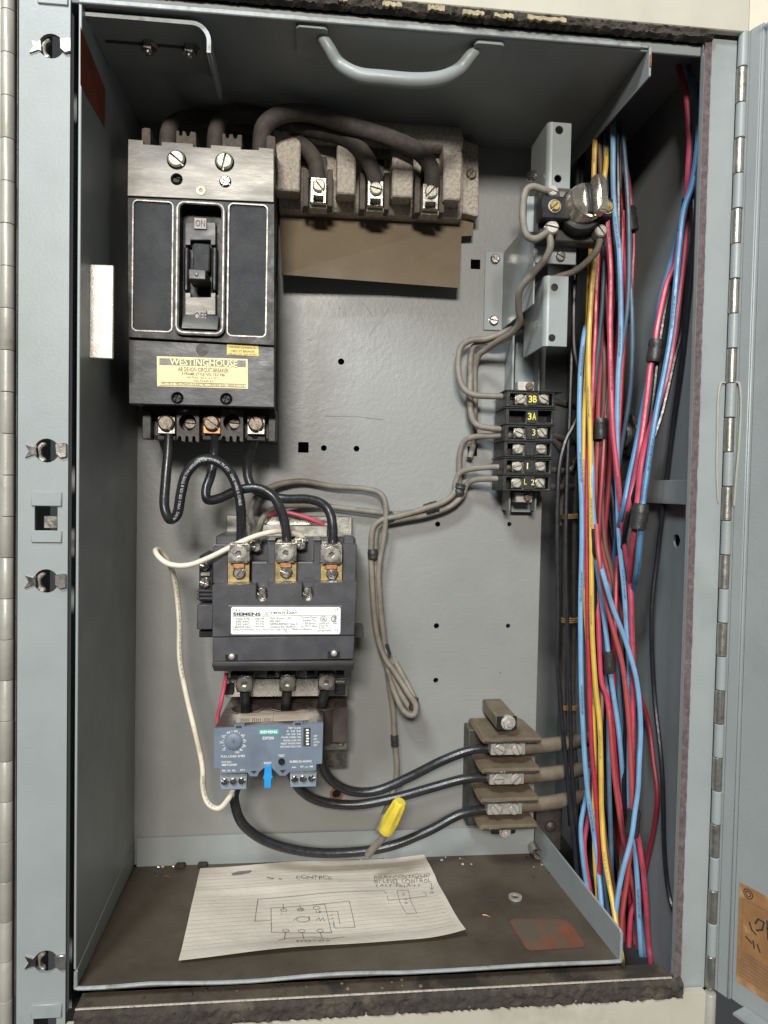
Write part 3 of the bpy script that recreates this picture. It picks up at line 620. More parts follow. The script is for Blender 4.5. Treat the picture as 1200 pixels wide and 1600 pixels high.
# ------------------------------------------------------------------ line-side stab block
sb = P(600, 330, .12)
stab = thing('line_terminal_block', 'speckled tan moulded three pole terminal block high on the back panel', 'terminal block', (sb.x, D, sb.z))
z = lambda v, y, u=600: P(u, v, y).z
def profx(name, pyz, u0, u1, uy, vy, m, par, bev=.0006):   # profile in (y, z) swept between two pixel columns
    x0, x1 = P(u0, vy, uy).x, P(u1, vy, uy).x
    return build(name, MB().prism([(x0, a, c) for a, c in pyz], (x1-x0, 0, 0)), m, par, bevel=bev)
zb_, zt_ = z(322, .118), z(196, .140)
profx('block_base', [(D-.0004, zt_), (.136, zt_), (.121, z(232, .121)), (.121, zb_+.002), (.126, zb_-.004), (D-.0004, zb_-.004)], 436, 724, .121, 270, 'phenolic', stab)
profx('block_brow', [(.1215, z(190, .1215, 620)), (.117, z(192, .117, 620)), (.106, z(206, .106, 620)), (.106, z(222, .106, 620)), (.113, z(234, .113, 620)), (.1215, z(236, .1215, 620))], 440, 724, .106, 210, 'phenolic', stab, .0012)
for u0, u1 in ((424, 469), (526, 556), (613, 646), (693, 722)):
    c = u0+u1 >> 1; dv = (c-580)*.055
    profx('rib', [(.1225, z(194+dv, .1225, c)), (.111, z(203+dv, .111, c)), (.100, z(236+dv, .100, c)), (.100, z(305+dv, .100, c)), (.112, z(313+dv, .112, c)), (.1225, z(318+dv, .1225, c))], u0, u1, .1, 270, 'phenolic', stab, .0012)
er = MB().slab([polyp([(722, 212), (730, 220), (748, 226), (748, 338), (722, 332)], .128)], .128, D-.0005); ear = build('mounting_ear', er, 'phenolic', stab, bevel=.001)
screw(736, 273, .128, 8, ear, 'slot', 'screw_dark', -60); screw(436, 259, .118, 9, stab, 'slot', 'screw_dark', 30)
for k, (u, v) in enumerate(((497, 294), (586, 299), (672, 304))):
    pk = bx('pocket_wall', u-24, v-30, u-15, v+28, .108, .1225, 'phenolic_dark', stab, .0006); bx('pocket_wall', u+14, v-30, u+23, v+28, .108, .1225, 'phenolic_dark', stab, .0006)
    bx('pocket_back', u-14, v-50, u+13, v+28, .117, .1225, 'bakelite', stab, 0)
    lg = build('lug', MB().slab([rectp(u-12, v-17, u+13, v+23, .098), rectp(u-7, v+12, u+8, v+21, .098)], .098, .1165), 'zinc', stab, bevel=.0005)
    screw(u+1, v-3, .098, 10, lg, 'slot', 'screw_pale', (50, 12, -50)[k])
    bx('contact_bar', u-13, v+24, u+14, v+31, .104, .1165, 'phenolic', stab, .0005)
# insulating paper below it
ip = [P(437, 338, .139), P(740, 344, .139), P(739, 368, .137), P(721, 369, .137), P(718, 450, .128), P(600, 441, .126), P(440, 429, .118)]
build('insulating_paper', MB().prism(ip, (0, .0007, 0)), 'fish_paper', None, smooth=False, label='sheet of brown insulating paper hanging under the speckled terminal block', cat='insulation')

# ------------------------------------------------------------------ contactor
ct = thing('contactor', 'charcoal three pole contactor with white rating label and silver lugs', 'contactor', (P(445, 1048, .1).x, D, P(445, 1048, .1).z))
bx('mounting_plate', 352, 806, 548, 1070, D-.006, D-.0008, 'zinc_dull', ct, .0006)
bx('rear_body', 336, 838, 554, 1048, .090, D-.0065, 'charcoal', ct, .001)
bx('coil_frame', 385, 820, 512, 838, .105, D-.0065, 'zinc_dull', ct, .0008)
build('coil_plate', MB().slab([polyp([(408, 830), (425, 805), (478, 806), (492, 829)], .118)], .118, .121), 'zinc', ct, bevel=.0005)
# lower cover with rounded keyholes
YC = .052
def keyhole(u, v0, vc, r):
    return polyp([(u-r, v0)]+[(u+r*math.cos(R(a)), vc-r*math.sin(R(a))) for a in range(180, 361, 20)]+[(u+r, v0)], YC)
ol = polyp([(331.5, 913), (398, 912), ], YC)
def kh(u): return [(u-9, None)]
pts = [(331.5, 914), (400, 912.5)]+[(409+9*math.cos(R(a)), 931-9*math.sin(R(a))) for a in range(180, 361, 20)]+[(418, 912), (472, 911)]+[(481+9*math.cos(R(a)), 930-9*math.sin(R(a))) for a in range(180, 361, 20)]+[(490, 910.5), (557.5, 909), (554, 992.5), (331.5, 995.5)]
fc = build('front_cover', MB().slab([polyp(pts, YC)], YC, .0905), 'charcoal', ct, bevel=.0005)
bx('label_recess_rim', 357, 946, 534, 948, YC-.0004, YC+.001, 'charcoal_edge', fc, 0)
pts = polyp([(332, 996.5), (554, 993.5), (552.5, 1030), (332, 1034)], YC)
lw = build('lower_band', MB().slab([pts], YC+.0004, .0905), 'charcoal', ct, bevel=.0005)
x0, x1 = P(331.5, 1040, YC).x, P(552.5, 1040, YC).x
z0 = (P(331, 1035, YC).z+P(552, 1031.5, YC).z)/2; z1 = (P(335, 1051, .056).z+P(548, 1048, .056).z)/2
build('bottom_lip', MB().prism([(x0, YC-.0012, z0), (x0, YC-.0012, z0-.003), (x0+.0004, YC+.006, z1), (x0, .0905, z1), (x0, .0905, z0)], (x1-x0, 0, 0)), 'charcoal', ct, bevel=.0006)
for u, v in ((362, 1027), (522, 1022)):
    c = bx('insert_pocket', u-10, v-4, u+9, v+6, YC-.0003, YC+.002, 'bakelite', lw, 0); screw(u, v-1, YC-.0006, 5, c, 'dome', 'aluminium', name='insert', depth=.8)
for u in (409, 481):
    screw(u-.5, 930, .062, 8.5, fc, 'slot', 'zinc', 35); bx('keyhole_tab', u-6.5, 918, u+6.5, 926, .060, .064, 'zinc', fc, .0006)
    bx('keyhole_floor', u-10, 900, u+10, 941, .0655, .09, 'charcoal', fc, 0)
# upper arch with terminal bays
YU = .066
for u0, u1, v0 in ((332, 357, 853), (393, 431, 880), (464, 502, 880), (535, 557, 850)):
    bx('terminal_pillar', u0, v0, u1, 912, YU, .0902, 'charcoal', ct, .0008)
for u0, u1 in ((418, 430), (490, 501)): bx('terminal_post', u0, 842, u1, 881, YU+.003, .0902, 'charcoal', ct, .0006)
for u0, u1, v in ((333, 356, 851), (418, 430, 842.5), (490, 501, 842.5)): bx('post_edge', u0, v, u1, v+1.6, YU-.0002, YU+.004, 'charcoal_edge', ct, 0)
for u0, u1 in ((394, 417), (465, 489)): bx('pocket_ledge', u0, 878.5, u1, 880.5, YU-.0003, YU+.004, 'charcoal_edge', ct, 0)
for k, (u, v) in enumerate(((373, 864), (446.5, 863), (518, 865.5))):
    lg = bx('lug', u-17, v-16, u+16.5, v+16, .060, .088, 'zinc', ct, .0012, segs=2); screw(u, v+1, .0598, 10, lg, 'socket', 'zinc_dull', 14*k, name='set_screw')
    tbp = bx('terminal_tab', u-17.5, v+13, u+17, v+46, .0665, .0895, 'brass', ct, .0004); screw(u+1, v+31, .066, 9.6, tbp, 'slot', 'zinc', (-50, 20, 70)[k])
    bx('copper_strap', u-9, v+14, u+9, v+24, .0635, .068, 'copper', tbp, .0004)
for u, v in ((400, 853), (470, 850)):
    c = bx('coil_terminal', u-10, v-10, u+9, v+9, .082, .0905, 'zinc', ct, .0006); screw(u, v+1, .082, 8.5, c, 'cross', 'zinc', 20)
c = bx('coil_terminal', 503, 814, 515, 828, .112, .122, 'zinc', ct, .0006)
bx('corner_cap', 537, 838, 553, 882, .075, .0902, 'charcoal', ct, .0008)
# rating label
rl = build('rating_label', MB().slab([rrectp(361, 948.5, 532, 991, YC-.0004, 3)], YC-.0004, YC+.0002), 'label_white', fc, smooth=False); y = YC-.0006
def tx(s, u0, v0, u1, v1, bold=0, m='print_dark', par=None): return text(s, u0, v0, u1, v1, y, m, par or rl, bold)
tx('SIEMENS', 364, 957, 407.5, 962, .035); tx('14HU†32A*', 424, 955.5, 464, 960.5, .008); tx('Cat.\nNo.', 413.5, 956, 420.5, 961)
strokes([[(364, 963.3), (529, 960.8)]], .0002, lambda u, v: P(u, v, y), (0, -1, 0), 'rule', 'print_dark', rl)
for i, (a, c) in enumerate((('Volts 3 Ph', 'Max HP'), ('200 VAC', '25 Hp'), ('230 VAC', '30 Hp'), ('460/575 VAC', '50 Hp'))):
    v = 965.3+i*4.3; tx(a, 368-(2 if i == 3 else 0), v, 390+(2 if i == 3 else 0), v+3); tx(c, 399, v-.4, 413, v+2.6)
for i, (a, wd) in enumerate((('Max Amps   90', 33), ('600 VAC', 17), ('NEMA/EEMAC Size 3', 43), ('Contact Kit 75HF14', 40))): v = 964.5+i*4.4; tx(a, 421.5, v, 421.5+wd, v+3.2)
for i, (a, wd) in enumerate((('Torque Power', 27), ('Screws To', 20), ('120 lb-in', 17), ('Cu 75°C Wire', 26))): v = 963+i*4.6; tx(a, 483-wd/2, v, 483+wd/2, v+3.2)
tx('Siemens Industry, Inc., Norcross, GA USA', 364, 982.5, 449, 985.6); tx('Made in Mexico', 456, 981.5, 487, 984.4); tx('T1', 367, 987, 371, 989.6); tx('T2', 445, 986, 449, 988.6); tx('T3', 523, 983.5, 528, 986.2)
tx('L1', 369, 952, 375, 955); tx('L2', 446, 951.5, 450, 954.5); tx('L3', 523, 950.5, 528, 953.5); tx('LHQ/1443', 497, 984, 517, 987); tx('Listed Ind.\nCont. Eq.\nA153', 498, 973, 515, 982); tx('LR6M', 520, 972.8, 527, 975.2)
strokes([[(505.5+4.8*math.cos(R(a)), 967.3+4.6*math.sin(R(a))) for a in range(0, 361, 24)]], .0003, lambda u, v: P(u, v, y), (0, -1, 0), 'mark_ring', 'print_dark', rl); tx('UL', 502.8, 965, 508.4, 969.6, .03)
strokes([[(522.5+4.6*math.cos(R(a)), 967+4.6*math.sin(R(a))) for a in range(50, 311, 20)]], .0005, lambda u, v: P(u, v, y), (0, -1, 0), 'mark_ring', 'print_dark', rl); tx('SP', 521, 964, 526, 970, .03)
# auxiliary contact block at the left, tab at the right
aux = bx('auxiliary_contact', 311, 868, 333, 940, .075, .118, 'bakelite', ct, .0008)
bx('auxiliary_base', 307.5, 945, 333, 984, .070, .118, 'charcoal', aux, .0008); bx('auxiliary_foot', 311, 985, 333, 996, .078, .118, 'bakelite', aux, .0006)
for v in (922, 928, 934): bx('cooling_rib', 307.5, v, 333, v+3, .073, .10, 'charcoal', aux, .0004)
for v in (884, 910.5): screw(320, v, .0738, 8, aux, 'cross', 'zinc', 20)
bx('clamp_bar', 313, 894, 328, 900, .073, .076, 'zinc_dull', aux, .0003)
bx('side_tab', 553, 979, 568, 997, .085, .1, 'charcoal', ct, .0006)
# lower lugs and busbar
bx('bus_plate', 353, 1060, 545, 1089, .112, .116, 'zinc', ct, .0006)
for u, v in ((382, 1068), (449.5, 1067), (510, 1065)):
    lg = bx('lug', u-13, v-14, u+13, v+14, .090, .110, 'zinc', ct, .001); screw(u, v, .0898, 9.5, lg, 'socket', 'zinc_dull', 10, name='set_screw')
for u in (357, 531): bx('rear_clip', u-8, 1068, u+8, 1086, .108, .112, 'bakelite', ct, .0005)
for u, v in ((366, 1052), (423, 1052), (486, 1050), (532, 1049)): bx('bottom_stud', u-6, v, u+6, v+8, .085, .1, 'bakelite', ct, .0005)

# ------------------------------------------------------------------ overload relay
YO = .060
zt1 = P(420, 1135, YO).z
ov = thing('overload_relay', 'blue grey faced electronic overload relay on brown housing under the contactor', 'relay', (P(420, 1230, .1).x, D, P(420, 1230, .1).z))
zlow = P(520, 1160, .104).z
def PZp(u, v): p = PZ(u, v, zt1); return p
cs = [PZ(u, v, zt1) for u, v in ((384, 1108), (446, 1104.5), (504, 1101.5))]
xl, xm, xr = P(336, 1137, YO).x, P(505.5, 1132, YO).x, P(543, 1106, .104).x
ho = [(xl, YO+.0012), (xm, YO+.0012), (xm+.0005, .098), (xm+.003, .1035), (xr, .104), (xr, .136), (xl+.004, .136), (xl+.002, .11)]
hs = build('housing', MB().zslab([ho]+[circ(c.x, c.y, .0105, 24) for c in cs], zlow, zt1), 'brown_plastic', ov, bevel=.0012)
for c in cs:
    pr = []
    for k in range(28):
        q = 2*math.pi*k/28; pr.append((math.cos(q), math.sin(q)))
    b = MB(); n = 28
    rings = [(.0104, -.012), (.0104, -.001), (.0112, .0004), (.0124, .0006), (.0134, .0001), (.0136, -.0006)]
    b.add([(c.x+x*r, c.y+yy*r, zt1+h) for r, h in rings for x, yy in pr], [(i*n+k, i*n+(k+1) % n, (i+1)*n+(k+1) % n, (i+1)*n+k) for i in range(len(rings)-1) for k in range(n)])
    build('cable_window', b, 'brown_plastic', hs)
bs = build('barcode_label', MB().prism([(p.x, p.y, zt1+.0002) for p in (PZ(u, v, zt1) for u, v in ((374, 1115.5), (482, 1111), (482.5, 1125.5), (369, 1129.5)))], (0, 0, .0002)), 'label_beige', hs, smooth=False)
tz = lambda u, v: PZ(u, v, zt1+.0005)
strokes([[(377+k*3, 1122.6-.0*k-k*.04), (376.6+k*3, 1128-k*.09)] for k in range(16) if k not in (5, 11)], .0005, tz, (0, 0, 1), 'barcode', 'print_dark', bs)
strokes([[(428+0, 1114), (426, 1127)]]+[[(430, 1115+k*2.2), (478-6*(k % 2), 1113+k*2.2)] for k in range(5)]+[[(377, 1117+k*2), (422, 1115+k*2)] for k in range(2)], .00035, tz, (0, 0, 1), 'fine_print', 'print_soft', bs)
fpts = [(334, 1138), (366, 1136.5), (366, 1132.5), (382, 1132), (382, 1135.5), (458, 1132.8), (458, 1128.5), (473, 1128), (473, 1132), (505, 1130.5), (503, 1193), (494, 1194), (494, 1204), (453, 1206), (446, 1212), (437, 1212), (431, 1206), (425, 1200), (412, 1200), (405, 1206), (402, 1213), (391, 1213), (387, 1207), (344, 1209), (344, 1200), (334.5, 1200)]
face = build('face_plate', MB().slab([polyp(fpts, YO), polyp([(391, 1205), (402, 1204.5), (397, 1210)], YO), polyp([(437, 1203.5), (447, 1203), (442, 1209)], YO)], YO, YO+.004), 'bluegrey', ov, bevel=.0004)
build('relay_body', MB().box(337, 1138, 503, 1190, YO+.0042, .1), 'brown_plastic', ov, bevel=.001)
for u, v in ((373, 1136), (465.5, 1131.5)): bx('snap_slot', u-4.5, v-2, u+4.5, v+1.5, YO-.0003, YO+.001, 'print_dark', face, 0)
y = YO-.0003
dl = build('dial', MB().lathe([(mm(13, YO), -.001), (mm(13, YO), .0004), (mm(10.5, YO), .0013), (mm(4, YO), .0013)], P(365, 1159, YO), (0, -1, 0), 28), 'bluegrey', face)
strokes([[(361, 1159.5), (369, 1158.5)], [(364.8, 1155), (365.2, 1163)]], .0006, lambda u, v: P(u, v, YO-.0015), (0, -1, 0), 'dial_cross', 'label_grey', dl)
def ft(s, u0, v0, u1, v1, bold=.012): return text(s, u0, v0, u1, v1, y, 'print_white', face, bold)
tk = []
for k in range(19):
    a = R(215-k*14.5); tk.append([(365+15*math.cos(a), 1159-15*math.sin(a)), (365+17.6*math.cos(a), 1159-17.6*math.sin(a))])
strokes(tk, .0003, lambda u, v: P(u, v, y), (0, -1, 0), 'dial_ticks', 'print_white', face)
for s, u, v in (('25', 349.5, 1171), ('30', 345.5, 1160), ('35', 348.5, 1150.5), ('40', 357, 1144.5), ('50', 369, 1142.5), ('60', 380, 1149), ('70', 382.5, 1157.5), ('80', 382, 1165.5), ('90', 376.5, 1172), ('100', 370.5, 1175.5)):
    ft(s, u-2.4-(s == '100'), v-1.7, u+2.4+(s == '100'), v+1.7, 0)
ft('FULL LOAD AMPS', 345.5, 1180, 382.5, 1183.5); ft('CAT.NO.', 346, 1189, 362, 1192); ft('48BTG3S00', 346, 1193.4, 370, 1196.8); ft('95 -%- 96', 347, 1202.5, 368, 1205.5); ft('A2+', 375, 1201.5, 383, 1204.5)
tl = build('brand_plate', MB().box(404.5, 1140, 435.5, 1147.5, YO-.0004, YO+.0002), 'teal', face, smooth=False); text('SIEMENS', 406.5, 1141.5, 433.5, 1146, YO-.0006, 'print_white', face, .035)
ft('ESP200', 410.5, 1151, 428, 1155.5)
for i, (s, wd) in enumerate((('TRIP CLASS', 20), ('5 10 20', 22), ('10 20 30', 22), ('PHASE UNBAL ON', 30), ('PHASE LOSS ON', 27), ('RESET MODE MAN', 31), ('GROUND FAULT ON', 32))): v = 1136+i*4.85; ft(s, 470-wd, v, 470, v+2.9, .006)
for i, (s, wd) in enumerate((('OFF', 5.5), ('OFF', 5.5), ('AUTO', 9), ('OFF', 5.5))): v = 1148.6+i*4.8; ft(s, 490, v, 490+wd, v+2.9, .006)
ds = bx('switch_bank', 474, 1137.5, 485, 1166, YO-.0005, YO+.001, 'print_dark', face, .0002)
for k in range(6): bx('switch_lever', 478+(k % 2)*.5, 1140+k*4.4, 482.5+(k % 2)*.5, 1142.4+k*4.4, YO-.0014, YO, 'print_white', ds, .0002)
ft('TEST', 434.5, 1179, 445, 1182.5); ft('RESET', 412.5, 1190.5, 424.5, 1193.8); ft('3UB8133-4GW2', 452.5, 1188, 487, 1191.6); ft('A4+', 456, 1197.5, 463, 1200.3); ft('97 -o- 98', 469, 1196.5, 489, 1199.5)
build('test_button', MB().slab([circp(440, 1189.5, 5.2, YO, 18), circp(440, 1189.5, 3.2, YO, 12)], YO-.0012, YO+.001).lathe([(mm(3, YO), -.001), (mm(3, YO), .0004)], P(440, 1189.5, YO), (0, -1, 0), 12), 'bakelite', face)
rt = build('reset_lever', MB().slab([polyp([(414, 1196.5), (424, 1196), (424.5, 1213), (426, 1213), (426, 1216), (424, 1217), (424, 1231.5), (412.5, 1232), (412.5, 1218), (411, 1217), (411, 1215), (412.5, 1214)], YO-.0015)], YO-.0015, YO+.003), 'reset_blue', ov, bevel=.0004)
for u0, v0, dv in ((344, 1209, 0), (453, 1205, 0)):
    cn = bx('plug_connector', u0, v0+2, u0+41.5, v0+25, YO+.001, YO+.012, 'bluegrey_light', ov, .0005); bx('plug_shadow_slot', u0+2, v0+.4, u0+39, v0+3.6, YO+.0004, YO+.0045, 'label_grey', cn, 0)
    for k in range(3): screw(u0+7.5+k*13.2, v0+12-k*.6, YO+.0008, 5.6, cn, 'cross', 'zinc', 25+20*k)
bx('mounting_plate', 500, 1150, 541, 1200, .126, .128, 'zinc', ov, .0005); screw(532, 1159, .112, 7, ov, 'dome', 'zinc', depth=1.6)
bx('plate_foot', 500, 1160, 543, 1172, .112, .1255, 'zinc_dull', ov, .0005)

# ------------------------------------------------------------------ control terminal strip on its rail
rail = thing('mounting_rail', 'narrow grey steel channel carrying the black control terminal strip', 'rail', (P(815, 800, .14).x, D, P(815, 800, .14).z))
bx('rail_web', 803, 505, 838, 800, .138, .1395, 'paint_clean', rail, 0)
r0 = RC(797, 540, 803, 798, .126); build('rail_flange', MB().box3(r0[0], r0[0]+.0016, .124, D-.0006, r0[2], r0[3]+.01), 'paint_clean', rail, bevel=.0004)
build('rail_flange', MB().box3(P(838, 650, .126).x, P(838, 650, .126).x+.0016, .124, D-.0006, r0[2], r0[3]+.01), 'paint_clean', rail, bevel=.0004)
tsr = thing('terminal_strip', 'black six way control terminal strip with yellow pencilled numbers', 'terminal strip', (P(830, 770, .12).x, .1378, P(830, 770, .12).z))
YT = .104
rows = [(624, '3', 'B', 1), (651, '3', 'A', 0), (676.5, '3', '', 2), (702, '', '', 1), (729, '1', '', 2), (755, '2', 'L', 1)]
for i, (v, a, c, full) in enumerate(rows):
    dx = -1.2*i; u0, u1 = 791+dx, 867+dx
    lps = [rectp(u0, v-12.2, u1, v+12.2, YT), rectp(u0+6, v-9, u0+32, v+9, YT), rectp(u0+51, v-9, u1-4, v+9, YT)]
    tbk = build('terminal_block', MB().slab(lps, YT, .1375), 'terminal_black', tsr, bevel=.0004)
    build('block_floor', MB().box(u0+5, v-10, u1-3, v+10, YT+.012, .137), 'bakelite', tbk)
    bx('partition', u0-1, v-14, u1+(12 if i == 0 else 4), v-12.4, YT-.0015, .1375, 'terminal_black', tbk, .0002)
    bx('marker_rib', u0+34, v-10, u0+48, v+10, YT-.001, YT+.001, 'terminal_black', tbk, .0003)
    if full:
        for u in (u0+22, u0+58):
            cl = bx('clamp', u-9, v-8.5, u+9.5, v+8.5, YT+.003, YT+.0125, 'zinc', tbk, .0005); screw(u, v, YT+.0022, 7.6, cl, 'slot', 'screw_pale', random.uniform(-70, 70))
    if c == 'B' or c == 'A':
        text('3', u0+35, v-6, u0+41, v+5, YT-.0012, 'yellow_pencil', tbk, .02, 'pencil_mark'); text(c, u0+42, v-6, u0+48, v+5, YT-.0012, 'yellow_pencil', tbk, .02, 'pencil_mark')
    elif a and c: text('L', u0+34, v-7, u0+38, v+2, YT-.0012, 'yellow_pencil', tbk, .0, 'pencil_mark'); text('2', u0+45, v-6, u0+50, v+3, YT-.0012, 'label_cream', tbk, .01, 'pencil_mark')
    elif a: text(a, u0+(43 if a == '3' else 37), v-6, u0+(48 if a == '3' else 39), v+4, YT-.0012, 'label_cream', tbk, .0, 'pencil_mark')
for v, u in ((604, 818), (777, 815)):
    c = bx('end_clamp', u-9, v-8, u+17, v+8, .118, .1375, 'aluminium', tsr, .0005); screw(u+9, v, .1175, 6.5, c, 'slot', 'screw_dark', -45)

# ------------------------------------------------------------------ stand-off bracket and selector / fuse block
so = thing('standoff_bracket', 'tall grey painted bracket standing off the back panel beside the wireway', 'bracket', (P(775, 515, D).x, D, P(775, 515, D).z))
fg = build('mounting_foot', MB().box(757, 393, 786, 516, D-.0016, D-.0002), 'paint_clean', so, bevel=.0004)
screw(773, 405, D-.0016, 7.5, fg, 'slot', 'zinc', 40); screw(771, 501, D-.0016, 7.5, fg, 'slot', 'zinc', 10)
xw = P(786, 450, D).x; zw0, zw1 = P(786, 516, D).z, P(786, 395, D).z
build('bracket_web', MB().box3(xw-.0006, xw+.0009, .0605, D-.0018, zw0, zw1), 'paint_clean', so, bevel=.0004)
YS = .060
xe = P(900, 400, YS).x
build('bracket_front', MB().box3(xw, xe, .0595, .0611, P(860, 412, YS).z, P(860, 300, YS).z), 'paint_clean', so, bevel=.0004)
build('bracket_plate', MB().box(823, 307, 842, 362, YS-.001, YS-.0006), 'paint_clean', so)
screw(875, 401, .0593, 8, so, 'slot', 'zinc', 25)
def channel(u0, v0, u1, v1, yf, ys, holes):
    x0, x1, z0, z1 = RC(u0, v0, u1, v1, yf); b = MB()
    lps = [rectl(x0+.004, x1, z0, z1)]+[circp(u, v, r, yf, 16) for u, v, r in holes]
    f = build('channel_face', MB().slab(lps, yf, yf+.0018), 'paint_clean', so, bevel=.0003)
    pr = [(x0+.0040, yf)]+[(x0+.004-.004*math.sin(R(a)), yf+.004-.004*math.cos(R(a))) for a in (15, 30, 45, 60, 75, 90)]+[(x0, ys), (x0+.0018, ys)]+[(x0+.004-.0022*math.sin(R(a)), yf+.004-.0022*math.cos(R(a))) for a in (90, 60, 30)]+[(x0+.004, yf+.0018)]
    build('channel_side', MB().prism([(x, y, z0) for x, y in pr], (0, 0, z1-z0)), 'paint_clean', so)
channel(855, 191, 892, 296, .0585, .098, [(874, 203, 6.5), (872, 279, 6)])
channel(850, 431, 887, 541, .062, .112, [(866.5, 449, 6), (862.5, 528, 6)])
build('bracket_screw', MB().lathe([(.0042, 0), (.0046, .001), (.0036, .0028), (.001, .0034)], P(832, 276, .075), (-.75, -.66, 0), 16), 'zinc', so)
fbk = thing('fuse_holder', 'old black control fuse holder with chrome finned cap and brass screws', 'fuse holder', (P(895, 378, .05).x, .0593, P(895, 378, .05).z))
base = bx('holder_base', 842, 294, 948, 378, .046, .0590, 'old_black', fbk, .001)
for q in ((846, 306, 892, 342), (930, 308, 958, 340)): bx('holder_ear', *q, .033, .0455, 'bakelite', fbk, .001)
build('holder_collar', MB().lathe([(.0160, -.006), (.0160, .010), (.0148, .0115)], P(903, 337, .046), (-.12, -1, .06), 28), 'bakelite', fbk)
ca = Vector((.20, -.95, .20)).normalized(); cc = P(902, 330, .042)
cap = build('holder_cap', MB().lathe([(.0136, -.006), (.0136, .012), (.0128, .0142), (.0105, .0150), (.004, .0152)], cc, ca, 32), 'cap_chrome', fbk)
q0 = cc+ca*.0145; e1 = Vector((1, .2, 0)); e1 = (e1-ca*e1.dot(ca)).normalized(); e2 = e1.cross(ca).normalized()
if e2.z < 0: e2 = -e2
fin = [q0+e2*s+ca*t+e1*.0020 for s, t in ((-.0125, 0), (.0135, 0), (.0165, .003), (.0150, .0085), (.010, .0105), (-.0095, .0105), (-.0125, .008))]
build('cap_fin', MB().prism(fin, e1*.0066), 'cap_chrome', cap, bevel=.0010, segs=2)
build('cap_groove', MB().prism([q0+e2*s+ca*t-e1*.0022 for s, t in ((-.0115, 0), (.0125, 0), (.0115, .0022), (-.0105, .0022))], e1*.0041), 'bakelite', cap, bevel=.0005)
for u, v, ro in ((866.5, 322, -45), (949.5, 324, 65)):
    screw(u, v, .0325, 8.6, fbk, 'slot', 'brass', ro); build('screw_collar', MB().slab([circp(u, v, 10.3, .0325, 20), circp(u, v, 8.8, .0325, 20)], .0322, .034), 'aluminium', fbk)
for u, v, ro, k in ((861, 357, 10, 11), (937, 362, 50, 10), (862, 300, 20, 9)): screw(u, v, .040, k, fbk, 'slot', 'aluminium', ro, depth=1.3)
bx('emblem', 875, 299, 883, 308, .0455, .0464, 'label_grey', fbk, .0003)

# ------------------------------------------------------------------ power distribution block
pb = thing('power_terminal_block', 'brown three pole power terminal block with wide barrier fins', 'terminal block', (P(785, 1300, .13).x, D, P(785, 1300, .13).z))
x0, x1, z0, z1 = RC(731, 1136, 812, 1290, .128); z1 = P(800, 1158, .094).z-.002
build('block_base', MB().box3(x0, x1-.004, .128, D-.0003, z0, z1), 'old_black', pb, bevel=.001)
for k, v in enumerate((1158, 1205, 1251.5, 1293)):
    a = P(755-(1.5*k), v, .094); c = P(847-2.2*k, v-(0 if k else 1), .094); zz = (a.z+c.z)/2; h = mm(8.5, .094)
    fn = build('barrier_fin', MB().zslab([[(a.x, .094), (c.x, .094), (c.x+.0005, .100), (c.x-.001, .138), (c.x-.004, .1462), (a.x-.0005, .1462), (a.x-.001, .1)]], zz-h/2, zz+h/2), 'barrier_tan', pb, bevel=.0011, segs=2)
    build('fin_edge', MB().box3(a.x+.001, c.x-.001, .0934, .0941, zz-h*.42, zz+h*.05), 'barrier_edge', fn, bevel=.0003)
for k, (u, v) in enumerate(((794, 1170), (792, 1216), (789, 1263))):
    cn = bx('connector', u-27, v-9, u+27, v+10, .099, .124, 'aluminium', pb, .0005)
    screw(u-14, v, .0986, 9.3, cn, 'slot', 'aluminium', (30, 0, 50)[k]); screw(u+14, v, .0986, 9.3, cn, 'slot', 'aluminium', (65, -45, 60)[k])
tc = bx('top_cap', 776, 1119, 808, 1140, .0975, D-.002, 'barrier_tan', pb, .0012); bx('cap_front', 776.5, 1119.5, 807.5, 1140, .0965, .0974, 'bakelite', tc, 0); screw(794, 1129, .0965, 9.5, tc, 'nut', 'aluminium', 15, name='bolt')
bc = bx('bottom_cap', 768, 1293, 806, 1304, .100, D-.002, 'bakelite', pb, .001); screw(789, 1299, .0998, 7.5, bc, 'nut', 'aluminium', 0, name='bolt')

# ------------------------------------------------------------------ wires and cables
def wire(name, pts, rpx, m, label, cat='wire', group=None, step=8, seg=10, dr=0):
    ys = [p[2] for p in pts]; y = sum(ys)/len(ys); path = path3(pts, step)
    o = build(name, MB().tube(path, mm(rpx, y), seg), m, None, label=label, cat=cat, group=group); return o, path, mm(rpx, y)
def band(name, a, b, rpx, m, label, cat='tape', group=None, rz=1.0):
    A, B = P(*a), P(*b); n = 9; pth = [A.lerp(B, k/(n-1)) for k in range(n)]
    r = mm(rpx, (a[2]+b[2])/2); rr = [r*(1+random.uniform(-.07, .07)) for _ in range(n)]; rr[0] = rr[-1] = r*.94
    return build(name, MB().tube(pth, rr, 14), m, None, label=label, cat=cat, group=group)
